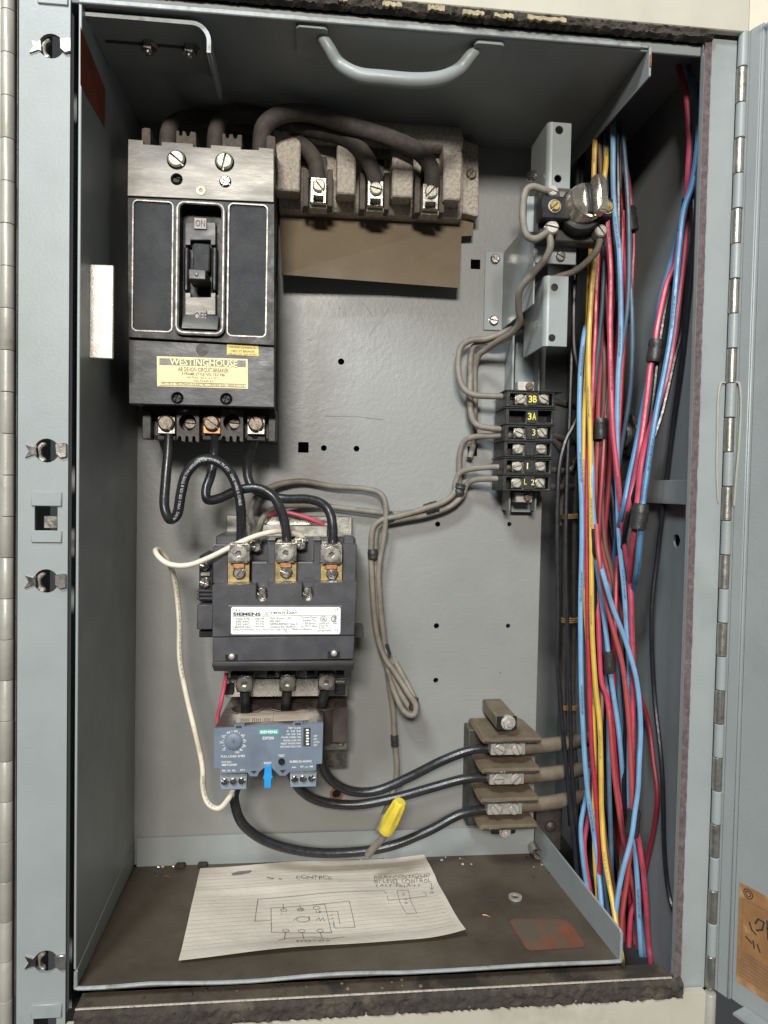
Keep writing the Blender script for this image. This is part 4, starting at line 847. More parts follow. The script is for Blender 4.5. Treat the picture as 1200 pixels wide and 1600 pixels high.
# line side cables from the breaker to the stab block
G = 'dusty line cables over the circuit breaker'
wire('line_cable', [(408, 260, .085), (408, 222, .083), (414, 196, .083), (438, 179, .085), (480, 177, .090), (545, 196, .090), (610, 216, .090), (652, 236, .091), (673, 262, .094), (675, 290, .102), (674, 305, .108)], 13, 'cable_dusty', 'thick dusty cable arching to the terminal lug next to the mounting ear', 'cable', G)
wire('line_cable', [(337, 262, .09), (337, 215, .092), (346, 188, .10), (375, 178, .105), (430, 190, .108), (490, 203, .104), (540, 216, .100), (568, 240, .097), (583, 270, .099), (587, 300, .106)], 12.5, 'cable_dusty', 'thick dusty cable bending down to the middle lug of the speckled block', 'cable', G)
wire('line_cable', [(264, 260, .09), (263, 215, .094), (272, 194, .105), (310, 184, .118), (380, 194, .121), (430, 209, .116), (468, 224, .110), (490, 248, .106), (496, 275, .104), (497, 296, .108)], 12.5, 'cable_dusty', 'thick dusty cable ending in the lug closest to the breaker', 'cable', G)
# breaker to contactor
G = 'black power cables between breaker and contactor'
c1, pa, r1 = wire('power_cable', [(264, 678, .085), (263, 705, .082), (259, 750, .078), (257, 790, .073), (265, 811, .067), (277, 803, .062), (283, 770, .058), (291, 741, .056), (310, 721, .055), (335, 719, .056), (357, 735, .058), (371, 765, .061), (377, 805, .065), (376, 858, .071)], 7.6, 'cable_black', 'glossy black cable looping up with white print, ending in the lug near the auxiliary contact', 'cable', G, 10)
L = [0]
for i in range(1, len(pa)): L.append(L[-1]+(pa[i]-pa[i-1]).length)
text_on_tube('AWG  VW-1 OR GR II TYPE TW NYLON OR THWN 75 FT1   CME WIRE & CABLE', pa, r1, .0027, L[-1]*.36, 'print_grey', c1, 0.0)
c2, pa2, r2 = wire('power_cable', [(336, 678, .085), (335, 705, .088), (330, 740, .086), (322, 765, .082), (325, 781, .078), (345, 778, .076), (372, 766, .074), (402, 763, .072), (425, 774, .07), (440, 800, .07), (447, 830, .071), (449, 858, .073)], 7.4, 'cable_black', 'black cable with a short hook, ending in the middle contactor lug', 'cable', G, 10)
c3, pa3, r3 = wire('power_cable', [(399, 678, .085), (393, 700, .095), (387, 722, .10), (388, 748, .10), (402, 768, .098), (440, 779, .093), (480, 780, .086), (503, 787, .08), (516, 803, .074), (520, 830, .072), (519, 858, .073)], 7.4, 'cable_black', 'black cable running behind the others to the far contactor lug', 'cable', G, 10)
# contactor lugs down through the overload windows and over to the power block
G = 'black motor cables to the brown power block'
wire('motor_cable', [(382, 1076, .1), (383, 1095, .1), (384, 1115, .1035), (380, 1160, .1035), (370, 1225, .1), (366, 1250, .096), (380, 1288, .098), (420, 1316, .105), (480, 1331, .108), (545, 1332, .11), (610, 1322, .11), (670, 1298, .109), (720, 1272, .109), (768, 1263, .111)], 7.6, 'cable_black', 'black motor cable hanging lowest, below the wire connector', 'cable', G)
wire('motor_cable', [(449, 1076, .1), (447, 1095, .1), (446, 1112, .1035), (448, 1160, .1035), (458, 1215, .11), (478, 1241, .115), (510, 1254, .119), (560, 1257, .119), (620, 1246, .117), (680, 1229, .113), (730, 1216, .111), (768, 1215, .111)], 7.6, 'cable_black', 'black motor cable to the middle connector of the power block', 'cable', G)
wire('motor_cable', [(509, 1074, .1), (504, 1095, .1), (502, 1110, .1035), (500, 1150, .1035), (504, 1195, .112), (520, 1221, .117), (550, 1236, .119), (590, 1235, .119), (640, 1214, .117), (690, 1189, .113), (735, 1172, .111), (768, 1169, .111)], 7.6, 'cable_black', 'black motor cable to the topmost connector of the power block', 'cable', G)
for k, (v, e) in enumerate(((1167, 1153), (1212, 1198), (1257, 1240))):
    wire('load_cable', [(800, v, .112), (825, v, .112), (860, v-3, .115), (890, (v+e)/2, .125), (930, e, .15), (955, e-8, .18)], 11.5, 'cable_tan', ('dusty brown load cable leaving the topmost connector into the wireway', 'dusty brown load cable leaving the middle connector into the wireway', 'dusty brown load cable leaving the lowest connector into the wireway')[k], 'cable', 'brown load cables behind the wire bundle')
# white and red control wires
wt, pw, rw = wire('white_wire', [(478, 846, .086), (466, 836, .083), (440, 830, .076), (405, 836, .070), (370, 850, .064), (330, 870, .058), (295, 883, .054), (266, 882, .054), (249, 871, .058), (243, 860, .066), (251, 861, .074), (262, 875, .08), (270, 895, .085), (276, 925, .088), (280, 970, .088), (281, 1030, .086), (291, 1085, .083), (304, 1140, .080), (316, 1195, .078), (317, 1230, .075), (325, 1255, .072), (342, 1263, .07), (357, 1248, .068), (365, 1230, .067)], 4.2, 'wire_white', 'long cream white wire drooping down beside the contactor to the overload plug')
L = [0]
for i in range(1, len(pw)): L.append(L[-1]+(pw[i]-pw[i-1]).length)
for f in (.42, .50, .58, .86): text_on_tube('GAUGE AWM 600V OIL RES MTW', pw, rw, .0019, L[-1]*f, 'print_soft', wt, .2)
wire('red_wire', [(418, 806, .118), (440, 800, .112), (470, 806, .11), (495, 815, .111), (508, 820, .114)], 3.3, 'wire_pink', 'short red wire bowed over the contactor coil plate')
wire('red_wire', [(354, 1052, .096), (350, 1075, .095), (345, 1100, .093), (340, 1125, .094), (342, 1180, .09)], 3.2, 'wire_pink', 'thin red wire between the auxiliary contact and the overload relay')
wire('grey_wire', [(398, 850, .088), (396, 825, .1), (392, 805, .112), (398, 780, .125), (425, 760, .134), (470, 752, .139), (520, 760, .140), (572, 764, .139), (596, 773, .136), (603, 795, .134), (600, 840, .135), (592, 890, .136), (594, 940, .137), (600, 1000, .137), (607, 1060, .138), (614, 1110, .139), (617, 1160, .139), (620, 1200, .139), (616, 1230, .138), (602, 1268, .128), (590, 1300, .11)], 4.6, 'wire_grey', 'dusty grey wire looping over from the contactor coil and hanging to the tray', 'wire')
G = 'dusty grey control wires'
wire('grey_wire', [(838, 506, .1), (822, 504, .112), (795, 516, .125), (762, 529, .13), (735, 532, .131), (719, 545, .130), (716, 575, .128), (722, 603, .125), (738, 616, .121), (765, 619, .118), (800, 619, .115)], 5, 'wire_grey', 'dusty grey wire bent square into the terminal marked 3B', 'wire', G)
wire('grey_wire', [(840, 512, .105), (815, 516, .122), (782, 533, .131), (752, 536, .136), (737, 548, .138), (735, 590, .137), (735, 640, .132), (743, 662, .125), (765, 669, .119), (800, 671, .115)], 5, 'wire_grey', 'dusty grey wire dropping behind the first loop to the terminal marked 3', 'wire', G)
wire('grey_wire', [(858, 366, .040), (860, 385, .040), (852, 404, .045), (832, 428, .055), (813, 452, .065), (810, 478, .075), (812, 502, .085), (800, 520, .097), (780, 532, .11), (760, 546, .125), (748, 556, .133), (742, 580, .138), (742, 640, .142), (740, 690, .143), (734, 716, .138)], 5.2, 'wire_grey', 'dusty grey wire curving down from the fuse holder brass screw', 'wire')
wire('grey_wire', [(938, 372, .041), (932, 392, .045), (915, 411, .055), (895, 425, .066), (870, 433, .074), (846, 445, .085), (834, 465, .095), (832, 485, .105), (822, 497, .118)], 5, 'wire_grey', 'dusty grey wire from the fuse holder ducking behind the lower channel', 'wire')
wire('jumper_wire', [(866, 302, .040), (850, 297, .038), (832, 292, .037), (821, 300, .036), (817, 325, .035), (818, 350, .035), (824, 369, .035), (838, 373, .036), (855, 363, .039), (862, 358, .040)], 5.6, 'wire_grey', 'stiff grey jumper wire looped at the side of the fuse holder', 'wire')
bA = [(800, 680, .115), (770, 681, .122), (740, 683, .13), (724, 692, .136), (718, 715, .139), (717, 750, .140), (708, 775, .140), (685, 791, .140), (650, 799, .140), (615, 803, .140)]
bB = [(800, 730, .115), (765, 730, .122), (735, 733, .131), (718, 740, .136), (712, 755, .138), (710, 770, .136), (692, 785, .134), (660, 796, .134), (625, 806, .134)]
bC = [(798, 749, .115), (770, 748, .122), (742, 750, .131), (729, 758, .135), (722, 775, .136), (702, 792, .137), (668, 804, .137), (630, 811, .137)]
wire('grey_wire', bA+[(560, 797, .140), (500, 790, .139), (450, 790, .13), (420, 800, .12), (404, 825, .10), (400, 850, .086)], 4.8, 'wire_grey', 'dusty grey wire running the whole way from terminal 3 to the contactor coil', 'wire')
wire('grey_wire', bB+[(598, 812, .135), (583, 826, .136), (580, 860, .137), (582, 920, .137), (588, 985, .135), (600, 1025, .13), (620, 1055, .124), (638, 1083, .118), (650, 1103, .116), (646, 1117, .116), (632, 1112, .118), (618, 1086, .124), (607, 1050, .132), (602, 1020, .138)], 4.8, 'wire_grey', 'dusty grey wire from terminal 1 folded back in a long hanging loop', 'wire')
wire('grey_wire', bC+[(600, 818, .137), (588, 832, .139), (587, 870, .140), (590, 930, .140), (588, 975, .139), (596, 1018, .136), (618, 1068, .13), (640, 1106, .125), (649, 1112, .124), (650, 1098, .124), (636, 1068, .130), (618, 1035, .137)], 4.8, 'wire_grey', 'dusty grey wire from terminal L2 folded back beside the hanging loop', 'wire')
T = 'black tape bands on the grey wires'
for a, b, r, lb in (((684, 791, .137), (664, 797, .137), 10, 'black tape band around the grey wires between panel holes and terminal strip'), ((721, 756, .138), (716, 775, .138), 11, 'black tape band where the grey wires turn toward the terminal strip'),
                    ((582, 858, .137), (583, 874, .137), 8, 'black tape band on the hanging grey wires beside the contactor'), ((600, 1008, .136), (605, 1025, .133), 7.5, 'black tape band where the hanging grey loop starts'),
                    ((648, 1090, .12), (645, 1108, .12), 7, 'black tape band at the bottom of the hanging grey loop'), ((616, 1148, .139), (617, 1166, .139), 6, 'black tape band on the lone grey wire under the loop'),
                    ((616, 806, .137), (604, 812, .137), 9, 'black tape band where two grey wires drop from the run')):
    band('tape_band', a, b, r, 'tape', lb, 'tape', T)
# wires from the strip into the wireway
for k, (v, e, lb) in enumerate(((626, 642, 'grey wire leaving terminal 3B into the wireway'), (680, 700, 'frayed grey wire leaving terminal 3 into the wireway'), (690, 760, 'grey wire sagging from terminal 3 toward the wireway'), (733, 742, 'grey wire with bare frayed strands leaving the terminal above L2'), (760, 762, 'grey wire leaving terminal L2 straight into the wireway'))):
    wire('grey_wire', [(852, v, .115), (868, v+2, .118), (890, (v+e)/2, .135), (925, e, .17), (950, e+20, .19)], 5, 'cable_dusty', lb, 'wire')
wire('grey_wire', [(948, 690, .17), (925, 700, .15), (905, 715, .14), (890, 735, .135), (880, 765, .14), (878, 820, .15)], 4.5, 'wire_grey', 'grey wire arching from the conduit locknut behind the coloured bundle', 'wire')

# ------------------------------------------------------------------ wireway bundle
BL = 'coloured wires in the right wireway'
def W_(m, r, y, pts, label, name='wireway_wire', group=BL, dash=None):
    n = len(pts); q = []
    for i, p in enumerate(pts):
        yy = p[2] if len(p) > 2 else (y if not isinstance(y, tuple) else y[0]+(y[1]-y[0])*i/(n-1)); px_ = PX(p[0], p[1], XV-.0035)
        if yy > px_.y > .01: yy = px_.y
        q.append((p[0], p[1], yy))
    if q[-1][1] >= 1490: q.append((q[-1][0]+3, 1600, q[-1][2]))
    o, pth, rr = wire(name, q, r*.82, m, label, 'wire', group, 7, 8)
    if dash:
        L = [0]
        for i in range(1, len(pth)): L.append(L[-1]+(pth[i]-pth[i-1]).length)
        s = .01+random.random()*.02
        while s < L[-1]-.06:
            text_on_tube('AWG MTW OR THWN 600V', pth, rr, .0019, s, dash, o, random.uniform(-.3, .5)); s += .075+random.random()*.04
    return o
W_('wire_pink', 5.6, .04, [(1050, 60, .06), (1058, 95, .05), (1072, 150), (1077, 215), (1075, 270), (1072, 339, .045), (1069, 393), (1063, 446), (1054, 518), (1047, 565), (1036, 612), (1018, 662, .05), (1003, 719), (996, 782), (991, 828), (986, 885, .06), (981, 935, .08), (975, 1000, .1), (985, 1100, .12)], 'pink wire entering at the top corner and bound by the lower shiny tape')
W_('wire_deep_blue', 5.6, .035, [(1060, 60, .06), (1072, 98, .05), (1088, 145), (1091, 210), (1082, 285), (1068, 330), (1062, 380), (1059, 410), (1054, 467), (1049, 518), (1039, 577), (1026, 642), (1017, 697), (1009, 752), (1005, 784), (1001, 830), (995, 896, .05), (988, 930, .075), (978, 1000, .1), (990, 1100, .13)], 'blue wire beside the pink one entering at the top corner', dash='print_dark')
W_('wire_pink', 5.6, .055, [(1066, 330, .075), (1056, 405), (1041, 446), (1028, 505), (1022, 548), (1016, 575), (1012, 610), (1004, 675), (993, 741), (982, 795), (972, 850, .08), (965, 930, .12)], 'pink wire through the upper tape band in the wireway')
W_('wire_deep_blue', 5.4, .062, [(1064, 350, .075), (1054, 390), (1042, 432), (1030, 480), (1020, 560, .07), (1008, 620), (996, 686), (983, 747), (974, 795), (962, 850, .09), (958, 940, .12)], 'blue wire tucked behind the pink wire of the upper tape band')
W_('wire_black', 4.8, .05, [(1078, 260, .07), (1084, 329), (1080, 393), (1071, 456), (1064, 520), (1054, 560), (1042, 614), (1030, 660), (1008, 720), (990, 775), (976, 840, .08), (962, 930, .12)], 'black wire closest to the right wall of the wireway', group='black wires in the right wireway')
W_('wire_black', 4.8, .058, [(1070, 310, .075), (1052, 420), (1038, 490), (1028, 556), (1021, 620), (1010, 690), (992, 763), (978, 820), (968, 900, .1)], 'black wire through the upper tape band in the wireway', group='black wires in the right wireway')
W_('wire_black', 4.8, .075, [(1086, 240, .08), (1088, 330), (1078, 440), (1066, 560), (1052, 660), (1040, 760), (1028, 860), (1018, 960), (1022, 1080), (1034, 1200), (1038, 1330), (1046, 1400, .1), (1060, 1440, .12)], 'black wire against the wireway wall bending away at the bottom', group='black wires in the right wireway')
W_('wire_blue', 5, .09, [(918, 505, .1), (913, 522), (907, 577), (905, 653), (906, 719), (909, 790), (909, 860), (907, 952), (908, 1065), (910, 1121), (914, 1190), (919, 1244), (926, 1290), (934, 1350), (940, 1420, .08), (944, 1500, .08)], 'pale blue wire at the edge of the bundle by the black wires', dash='print_dark')
W_('wire_yellow', 4.9, .092, [(934, 190, .11), (930, 218), (928, 265), (927, 330), (923, 393), (920, 456), (918, 518), (916, 587), (912, 675), (911, 741), (911, 848), (914, 930), (919, 1010), (926, 1087), (929, 1198), (928, 1265), (930, 1350), (934, 1400), (938, 1500)], 'yellow wire bundled beside the pale blue wire', dash='print_soft')
W_('wire_yellow', 5, .082, [(950, 185, .11), (947, 254), (941, 300), (932, 380), (924, 460), (920, 540), (920, 600), (922, 675), (923, 741), (924, 848), (925, 975), (930, 1065), (937, 1132), (939, 1198), (940, 1265), (945, 1339, .075), (958, 1414, .06), (966, 1467, .05), (973, 1510, .045)], 'yellow wire ending in front of the tray corner', dash='print_soft')
W_('wire_red', 4.9, .088, [(938, 230, .115), (938, 330), (936, 384), (932, 446), (930, 518), (928, 555), (926, 609), (924, 660), (919, 708), (917, 784), (917, 848), (918, 952), (920, 1042), (924, 1155), (930, 1230), (937, 1329), (936, 1371), (939, 1430), (942, 1500)], 'red wire running between the two yellow wires', dash='print_dark')
W_('wire_salmon', 5, .10, [(972, 240, .125), (977, 276), (979, 307), (972, 356), (959, 397), (945, 435), (940, 478), (940, 548), (936, 609), (934, 660), (933, 700), (931, 752), (935, 830), (939, 850), (950, 896), (966, 941), (976, 985), (984, 1050, .12)], 'salmon red wire crossing the bundle above the middle tape band')
W_('wire_pink', 5.2, .07, [(945, 300, .085), (949, 354), (954, 424), (953, 518), (955, 609), (958, 675), (965, 741), (971, 806), (976, 851), (984, 907), (987, 975), (989, 1042), (989, 1132), (990, 1198), (990, 1261), (993, 1290), (999, 1320), (1007, 1382), (1013, 1467), (1017, 1510)], 'bright red wire slanting across the whole bundle', dash='print_dark')
W_('wire_blue', 5.2, .076, [(957, 170, .11), (958, 201), (958, 286), (962, 350), (968, 403), (970, 518), (966, 587), (964, 653), (964, 720), (965, 773), (968, 848), (975, 919), (979, 979), (983, 1042), (984, 1120), (983, 1198), (984, 1261), (988, 1300), (992, 1330), (996, 1382), (999, 1446), (1003, 1510)], 'long pale blue wire with black print down the middle of the bundle', dash='print_dark')
W_('wire_slate', 4.6, .12, [(966, 200, .14), (974, 260), (980, 316), (984, 367), (982, 414), (978, 471), (974, 520), (966, 600), (958, 700), (948, 800), (940, 900), (938, 1000), (944, 1100), (946, 1180), (948, 1265), (953, 1339), (960, 1392), (966, 1500)], 'slate blue wire deep in the wireway behind the tape square')
W_('wire_dark_red', 4.4, .122, [(975, 230, .14), (984, 300), (990, 367), (989, 414), (985, 471), (975, 520), (962, 600), (956, 660), (950, 720, .13), (945, 800, .13)], 'dark red wire deep in the wireway behind the tape square')
W_('wire_brown', 4.6, .098, [(942, 500, .11), (944, 555), (944, 609), (942, 660), (940, 697), (940, 763), (945, 848), (955, 890), (966, 960), (973, 1020), (976, 1076), (975, 1198), (976, 1286), (970, 1350), (965, 1420), (968, 1500)], 'brown wire through the middle tape band')
W_('wire_blue', 4.8, .082, [(924, 690, .09), (925, 730), (926, 784), (929, 824), (931, 870), (939, 930), (947, 990), (952, 1036), (957, 1075), (964, 1121), (969, 1165), (974, 1230, .09), (976, 1300, .1)], 'blue wire through the small lower tape band')
W_('wire_salmon', 5, .066, [(932, 820, .08), (936, 872), (945, 930), (959, 986), (973, 1042), (982, 1121), (986, 1198), (988, 1255), (986, 1310), (980, 1370), (972, 1430), (968, 1510)], 'salmon wire crossing down to the black and silver tape')
W_('wire_blue', 5, .058, [(938, 880, .075), (944, 903), (957, 948), (979, 1006), (995, 1065), (1001, 1132), (999, 1190), (997, 1233), (992, 1270), (986, 1312), (973, 1361), (964, 1409), (962, 1440), (964, 1510)], 'pale blue wire crossing over everything in the lower bundle')
W_('wire_dark_red', 4.6, .08, [(984, 1010, .095), (997, 1076), (1013, 1128), (1021, 1190), (1027, 1244), (1021, 1297), (1009, 1354), (1001, 1400), (999, 1450), (1004, 1510)], 'dark red wire bowing out toward the wireway wall')
W_('wire_pink', 4.8, .088, [(932, 900, .095), (934, 950), (937, 1024), (940, 1065), (948, 1090), (952, 1121), (957, 1190), (968, 1254), (974, 1310), (980, 1360), (992, 1403), (985, 1435), (982, 1510)], 'red wire partly hidden beside the lower yellow wire')
W_('wire_salmon', 4.6, .085, [(947, 1050, .095), (954, 1140), (960, 1215), (972, 1300), (982, 1350), (994, 1420), (998, 1510)], 'salmon wire low in the bundle behind the brown wire')
W_('wire_blue', 4.6, .105, [(921, 1200, .11), (916, 1244), (908, 1286), (909, 1324), (916, 1380), (930, 1450), (938, 1510)], 'blue wire bulging toward the tray edge', dash=None)
W_('wire_pink', 4.6, .107, [(926, 1210, .11), (920, 1273), (913, 1324), (922, 1390), (934, 1450), (940, 1510)], 'pink wire bulging toward the tray edge')
W_('wire_slate', 4.6, .09, [(940, 1300, .1), (944, 1370), (949, 1420), (953, 1460), (958, 1510)], 'slate blue wire low beside the tray lip')
CEN = [(200, 962), (330, 968), (470, 966), (600, 958), (720, 952), (840, 950), (960, 955), (1080, 964), (1200, 968), (1320, 972), (1420, 978), (1520, 986)]
FILL = (('wire_dark_red', 'dark red wire deep in the tangle behind the coloured bundle'), ('wire_slate', 'slate blue wire deep in the tangle behind the coloured bundle'), ('wire_black', 'black wire deep in the tangle behind the coloured bundle'),
        ('wire_red', 'red wire deep in the tangle behind the coloured bundle'), ('wire_salmon', 'dull red wire deep in the tangle behind the coloured bundle'), ('wire_brown', 'brown wire deep in the tangle behind the coloured bundle'))
rw_ = random.Random(21)
for k in range(36):
    m_, lb = FILL[(k*5+k//6) % 6] if k < 24 else FILL[(2, 0, 2, 1)[k % 4]]; ph, ph2, am = rw_.uniform(0, 6.28), rw_.uniform(0, 6.28), rw_.uniform(6, 15); off = rw_.uniform(-26, 12); yb_ = rw_.uniform(.095, .145); i0 = rw_.choice((0, 0, 0, 1, 3)); i1 = 12
    W_(m_, 4.5, yb_, [(u+off+am*math.sin(ph+i*.75)+.35*am*math.sin(ph2+i*1.7), v, yb_+.012*math.sin(ph2+i*.9)) for i, (v, u) in list(enumerate(CEN))[i0:i1]], lb, group='wires deep in the tangle: '+lb.split(' wire')[0])
bw = 'black wires along the edge of the back panel'
W_('wire_black', 4.2, .115, [(905, 235, .135), (900, 330, .125), (896, 420), (896, 500), (893, 566), (890, 653), (886, 741), (884, 848), (885, 930), (888, 1020), (891, 1110), (893, 1198), (897, 1244), (903, 1310), (910, 1375), (918, 1450)], 'thin glossy black wire hanging straight beside the terminal strip', group=bw)
W_('wire_black', 4.6, .108, [(912, 240, .135), (905, 340, .125), (898, 440), (897, 537), (904, 585), (901, 651), (884, 688), (874, 730), (871, 790), (871, 848), (872, 952), (871, 1031), (877, 1110), (884, 1190), (892, 1265), (901, 1361), (908, 1450)], 'black wire kinked outward just beside the terminal strip', group=bw)
for k, (x, lb) in enumerate(((883, 'grey brown laced wire beside the black wires'), (897, 'second grey brown laced wire nearer the wireway'))):
    W_('cable_dusty', 4.6, .14, [(x+8, 640, .16), (x+3, 730), (x+1, 800), (x, 885), (x, 966), (x-1, 1040), (x-1, 1100), (x+2, 1180), (x+8, 1290)], lb, 'laced_wire', 'laced grey brown wires')
for v, lb in ((804, 'waxed tan lacing cord tie level with the panel holes'), (966, 'waxed tan lacing cord tie above the power block'), (1102, 'frayed tan lacing cord tie near the load cables')):
    b = MB(); c = P(890, v+3, .139)
    b.tube([c+Vector((mm(13, .14)*math.cos(q*.35), mm(9, .14)*math.sin(q*.35), mm(-4.5+q*.16, .14))) for q in range(55)], .0007, 6)
    build('lacing_tie', b, 'lacing', None, label=lb, cat='cord', group='lacing ties')
T = 'tape bands on the wireway wires'
for a, b, r, m, lb in (((1026, 531, .054), (1021, 566, .054), 11.5, 'tape', 'upper black tape band holding a pink and a black wireway wire'), ((1002, 787, .036), (996, 827, .036), 13.5, 'tape', 'wrinkled shiny tape band on the pink and blue wires'),
                       ((938, 654, .096), (938, 686, .096), 12, 'tape', 'worn grey tape band on the salmon and brown wires'), ((930, 826, .08), (932, 868, .08), 7, 'tape', 'narrow black tape sleeve ahead of the blue and salmon wires'),
                       ((951, 1018, .08), (953, 1050, .08), 9, 'tape', 'small matt tape band on the blue wire'), ((991, 1266, .064), (987, 1306, .064), 11, 'tape', 'black and silver tape band joining blue and red wires low down'),
                       ((978, 326, .12), (984, 362, .12), 15, 'tape', 'black tape square deep in the upper wireway'), ((982, 473, .12), (979, 503, .12), 9, 'tape', 'black tape wrap on the dark red and slate wires')):
    band('tape_band', a, b, r, m, lb, 'tape', T)

# ------------------------------------------------------------------ locknut in the wireway wall, bolt in the corner
xn = XV-.0006
ln = thing('conduit_locknut', 'tarnished round conduit locknut on the wireway wall behind the wires', 'locknut', PX(982, 680, xn))
c = PX(985, 680, xn); rr = abs(PX(985, 645, xn).z-PX(985, 715, xn).z)/2
b = MB(); n = 32
out = [(c.y+rr*(1.0 if (k // 2) % 2 else .86)*math.cos(2*math.pi*k/n), c.z+rr*(1.0 if (k // 2) % 2 else .86)*math.sin(2*math.pi*k/n)) for k in range(n)]
build('nut_ring', MB().xslab([out, circ(c.y, c.z, rr*.62, 24)], xn-.004, xn), 'iron_dark', ln, bevel=.0006)
build('conduit_end', MB().xslab([circ(c.y, c.z, rr*.60, 24), circ(c.y, c.z, rr*.48, 24)], xn-.008, xn), 'zinc_dull', ln, bevel=.0004)
build('conduit_plug', MB().xslab([circ(c.y, c.z, rr*.47, 24)], xn-.002, xn-.0002), 'bakelite', ln)
for u, v, s in ((962, 590, .0095),):
    q = PX(u, v, xn); build('knockout', MB().xslab([circ(q.y, q.z, s, 20)], xn-.0006, xn), 'print_dark', cab)
bt = thing('cross_plate', 'dark dusty plate with round bolt head below the load cables', 'plate', P(862, 1310, .17))
bx('plate_body', 838, 1262, 878, 1330, .172, .176, 'iron_dark', bt, .001); screw(860, 1291, .172, 10, bt, 'dome', 'iron_dark', name='bolt')

# ------------------------------------------------------------------ wire connector
wc = thing('wire_connector', 'bright yellow twist on wire connector on a grey wire stub', 'wire connector', P(578, 1334, .09))
ax0, ax1 = P(603, 1297, .082), P(626, 1252, .074); a = (ax1-ax0).normalized(); ln_ = (ax1-ax0).length
n = 24; b = MB(); vs = []; e1 = a.cross(Vector((0, 1, 0))).normalized(); e2 = a.cross(e1)
prof = [(.0058, -.001), (.0064, .0003), (.0066, .003), (.0061, .009), (.0055, .016), (.0050, .0218), (.0046, .0228), (.0040, .0231)]
sc_ = ln_/.0230
for r, h in prof:
    for k in range(n):
        rr_ = r*(1+(.09 if (k % 3 == 0 and .005 < h < .022) else -.05)); q = 2*math.pi*k/n; vs.append(ax0+a*h*sc_+(e1*math.cos(q)+e2*math.sin(q))*rr_*1.03)
b.add(vs, [(i*n+k, i*n+(k+1) % n, (i+1)*n+(k+1) % n, (i+1)*n+k) for i in range(len(prof)-1) for k in range(n)]+[tuple(range(n)), tuple((len(prof)-1)*n+k for k in range(n))])
build('shell', b, 'nut_yellow', wc, ang=25)
build('wire_stub', MB().tube(spline([ax0+a*.002, P(598, 1309, .085), P(586, 1322, .09), P(575, 1336, .094)], 6), .0030, 10), 'wire_grey', wc)

# ------------------------------------------------------------------ hand-drawn note on the tray
note = thing('paper_note', 'ruled paper sheet with pencilled wiring sketch lying on the tray', 'paper', PZ(500, 1420, 0))
cr = [PZ(u, v, .002) for u, v in ((313, 1356), (663, 1339), (727, 1467), (279, 1504))]
for q in cr[:2]: q.y = min(q.y, D-.004)
def sheet(s, t, up=0):                                # s across, t front(0)..back(1)
    a = cr[3].lerp(cr[2], s); c = cr[0].lerp(cr[1], s); p = a.lerp(c, t)
    p.z = .0016+.0040*math.exp(-((t)/.09)**2)*(.35+.65*math.sin(2.2*s+.5)**2)+.0050*max(0, (s-.82)/.18)**2*max(0, 1-t*1.6)+.0012*math.sin(9*t+4*s)**2*t+.0012*math.sin(5*s+3*t)**2*(1-abs(2*s-1)*.4)+.0018*max(0, s-.86)/.14*t+.0010*math.exp(-((t-.70)/.02)**2)+up; return p
nx, ny = 40, 28; vs = []; fs = []
for up in (0, -.0002):
    for j in range(ny+1):
        for i in range(nx+1): vs.append(sheet(i/nx, j/ny, up))
k = nx+1; N = k*(ny+1)
for j in range(ny):
    for i in range(nx): q = j*k+i; fs.append((q, q+1, q+k+1, q+k)); fs.append((N+q, N+q+k, N+q+k+1, N+q+1))
rim = [i for i in range(nx+1)]+[j*k+nx for j in range(1, ny+1)]+[ny*k+i for i in range(nx-1, -1, -1)]+[j*k for j in range(ny-1, 0, -1)]
for i in range(len(rim)): a_, b_ = rim[i], rim[(i+1) % len(rim)]; fs.append((a_, b_, N+b_, N+a_))
build('sheet', MB().add(vs, fs), 'paper', note, ang=60)
def inv(u, v):                                        # pixel -> sheet coordinates (bilinear, a few Newton steps)
    t = PZ(u, v, .002); s, w_ = .5, .5
    for _ in range(12):
        p = sheet(s, w_); ds = (sheet(s+.01, w_)-p)*100; dt = (sheet(s, w_+.01)-p)*100
        ex, ey = t.x-p.x, t.y-p.y; det = ds.x*dt.y-ds.y*dt.x
        s += (ex*dt.y-ey*dt.x)/det; w_ += (ds.x*ey-ds.y*ex)/det; s = min(1, max(0, s)); w_ = min(1, max(0, w_))
    return s, w_
def ink(lines, wd=.0006, m='ink', name='pencil_line'):
    for ln in lines:
        st_ = [inv(*q) for q in ln]; dense = []
        for i in range(len(st_)-1):
            kk = max(1, int(abs(st_[i+1][0]-st_[i][0])*14+abs(st_[i+1][1]-st_[i][1])*10))
            for j in range(kk): f = j/kk; dense.append((st_[i][0]+(st_[i+1][0]-st_[i][0])*f, st_[i][1]+(st_[i+1][1]-st_[i][1])*f))
        dense.append(st_[-1]); strokes([dense], wd, lambda s, t: sheet(s, t, .0005), (0, 0, 1), name, m, note)
def n2(*pts): return [(260+x*.4, 1330+y*.4) for x, y in pts]
for j in range(1, 22):
    t = .05+j*.041; strokes([[(i/40+.002, t) for i in range(0, 40)]], .00028, lambda s, t: sheet(s, t, .00015), (0, 0, 1), 'ruled_line', 'paper_rule', note)
def ring(x, y, rx, ry): return n2(*[(x+rx*math.cos(R(a)), y+ry*math.sin(R(a))) for a in range(0, 361, 36)])
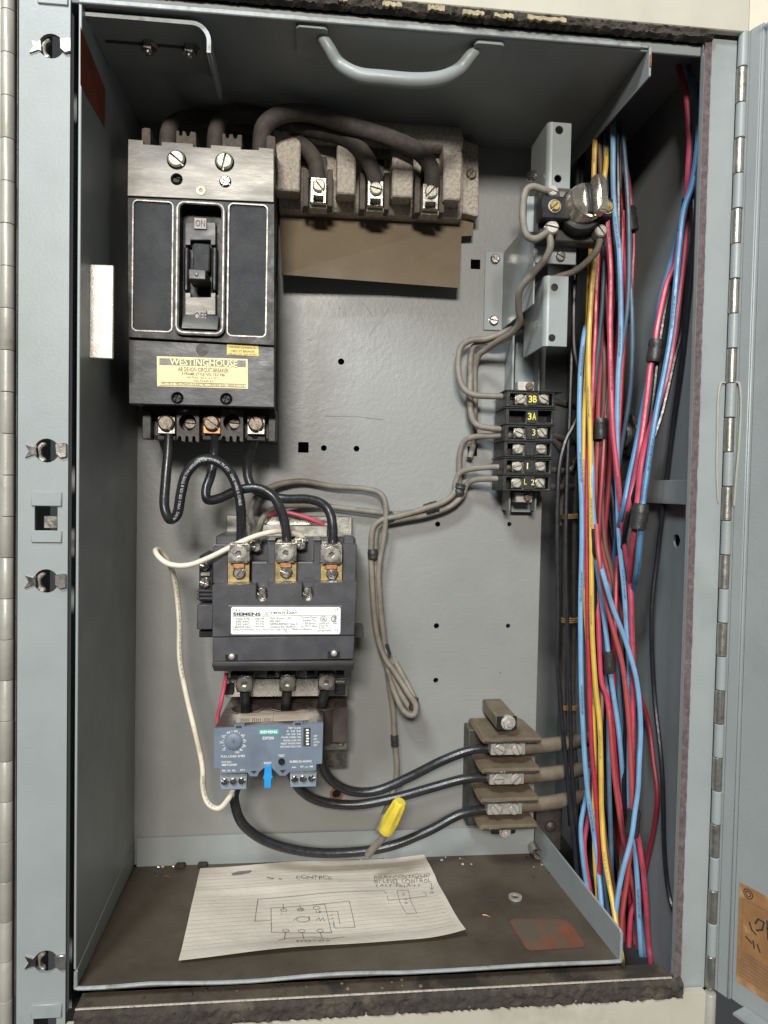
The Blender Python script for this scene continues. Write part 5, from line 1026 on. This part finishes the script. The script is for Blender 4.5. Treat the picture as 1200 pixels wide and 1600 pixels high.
ink([n2((345, 278), (357, 188), (600, 172), (853, 160), (858, 172)), n2((345, 278), (405, 274)), n2((408, 224), (410, 322), (645, 320), (618, 210), (408, 224)), n2((570, 212), (714, 200), (737, 300), (658, 302), (652, 275)),
     n2((600, 240), (668, 238), (678, 288)), n2((455, 206), (458, 230)), n2((521, 210), (523, 228)), n2((465, 318), (460, 352)), n2((529, 318), (536, 352)), n2((600, 318), (608, 348)),
     n2((436, 360), (470, 348), (560, 340), (640, 352), (694, 342)), n2((862, 180), (866, 197), (1010, 182)), n2((900, 158), (945, 155), (955, 200), (978, 248)), n2((900, 158), (912, 205), (938, 250), (975, 246)),
     n2((1000, 165), (1013, 168), (1015, 184)), n2((1035, 130), (1036, 156), (1028, 148)), n2((1036, 156), (1043, 148)), n2((495, 272), (506, 268)), n2((556, 255), (560, 272)), n2((585, 272), (596, 262), (600, 274), (612, 262), (618, 276)),
     n2((640, 255), (650, 250)), n2((642, 268), (652, 262)), n2((650, 285), (654, 296))], .0004)
ink([ring(458, 232, 12, 6), ring(524, 230, 14, 6), ring(586, 224, 13, 7), ring(532, 268, 26, 11), ring(466, 313, 13, 6), ring(528, 313, 13, 6), ring(600, 312, 13, 6), ring(1036, 169, 7, 4), ring(926, 172, 3, 3), ring(934, 192, 3, 2), ring(936, 206, 5, 2)], .0004)
def hand_text(s, x0, y0, x1, y1):
    vs, fs = glyphs(s, -.008); ax_, bx_ = min(v.x for v in vs), max(v.x for v in vs); ay, by = min(v.y for v in vs), max(v.y for v in vs)
    out = []
    for v in vs:
        f = (v.x-ax_)/(bx_-ax_); g = (v.y-ay)/(by-ay); u_, w_ = n2((x0+(x1-x0)*f+2*math.sin(f*31), y1+(y0-y1)*g+2.2*math.sin(f*23)))[0]; s_, t_ = inv(u_, w_); out.append(sheet(s_, t_, .0006))
    build('handwriting', MB().add(out, fs), 'ink', note, smooth=False)
hand_text('CONTROL', 505, 101, 650, 116); hand_text('MOTOR', 508, 361, 642, 374); hand_text('RELAY CONTROLED', 812, 97, 1030, 110); hand_text('BY LEVEL CONTROL', 812, 113, 1034, 127); hand_text('( ALT RELAY )', 818, 131, 990, 144)
for s, x, yy in (('L1', 447, 243), ('L2', 515, 225), ('L3', 584, 235)): hand_text(s, x, yy, x+18, yy+8)
ink([n2((258, 92), (280, 84), (328, 80), (318, 86), (288, 91), (262, 94))], .0022, 'ink', 'smudge'); ink([n2((395, 108), (408, 112), (418, 112)), n2((440, 114), (448, 115))], .0014, 'ink', 'smudge')
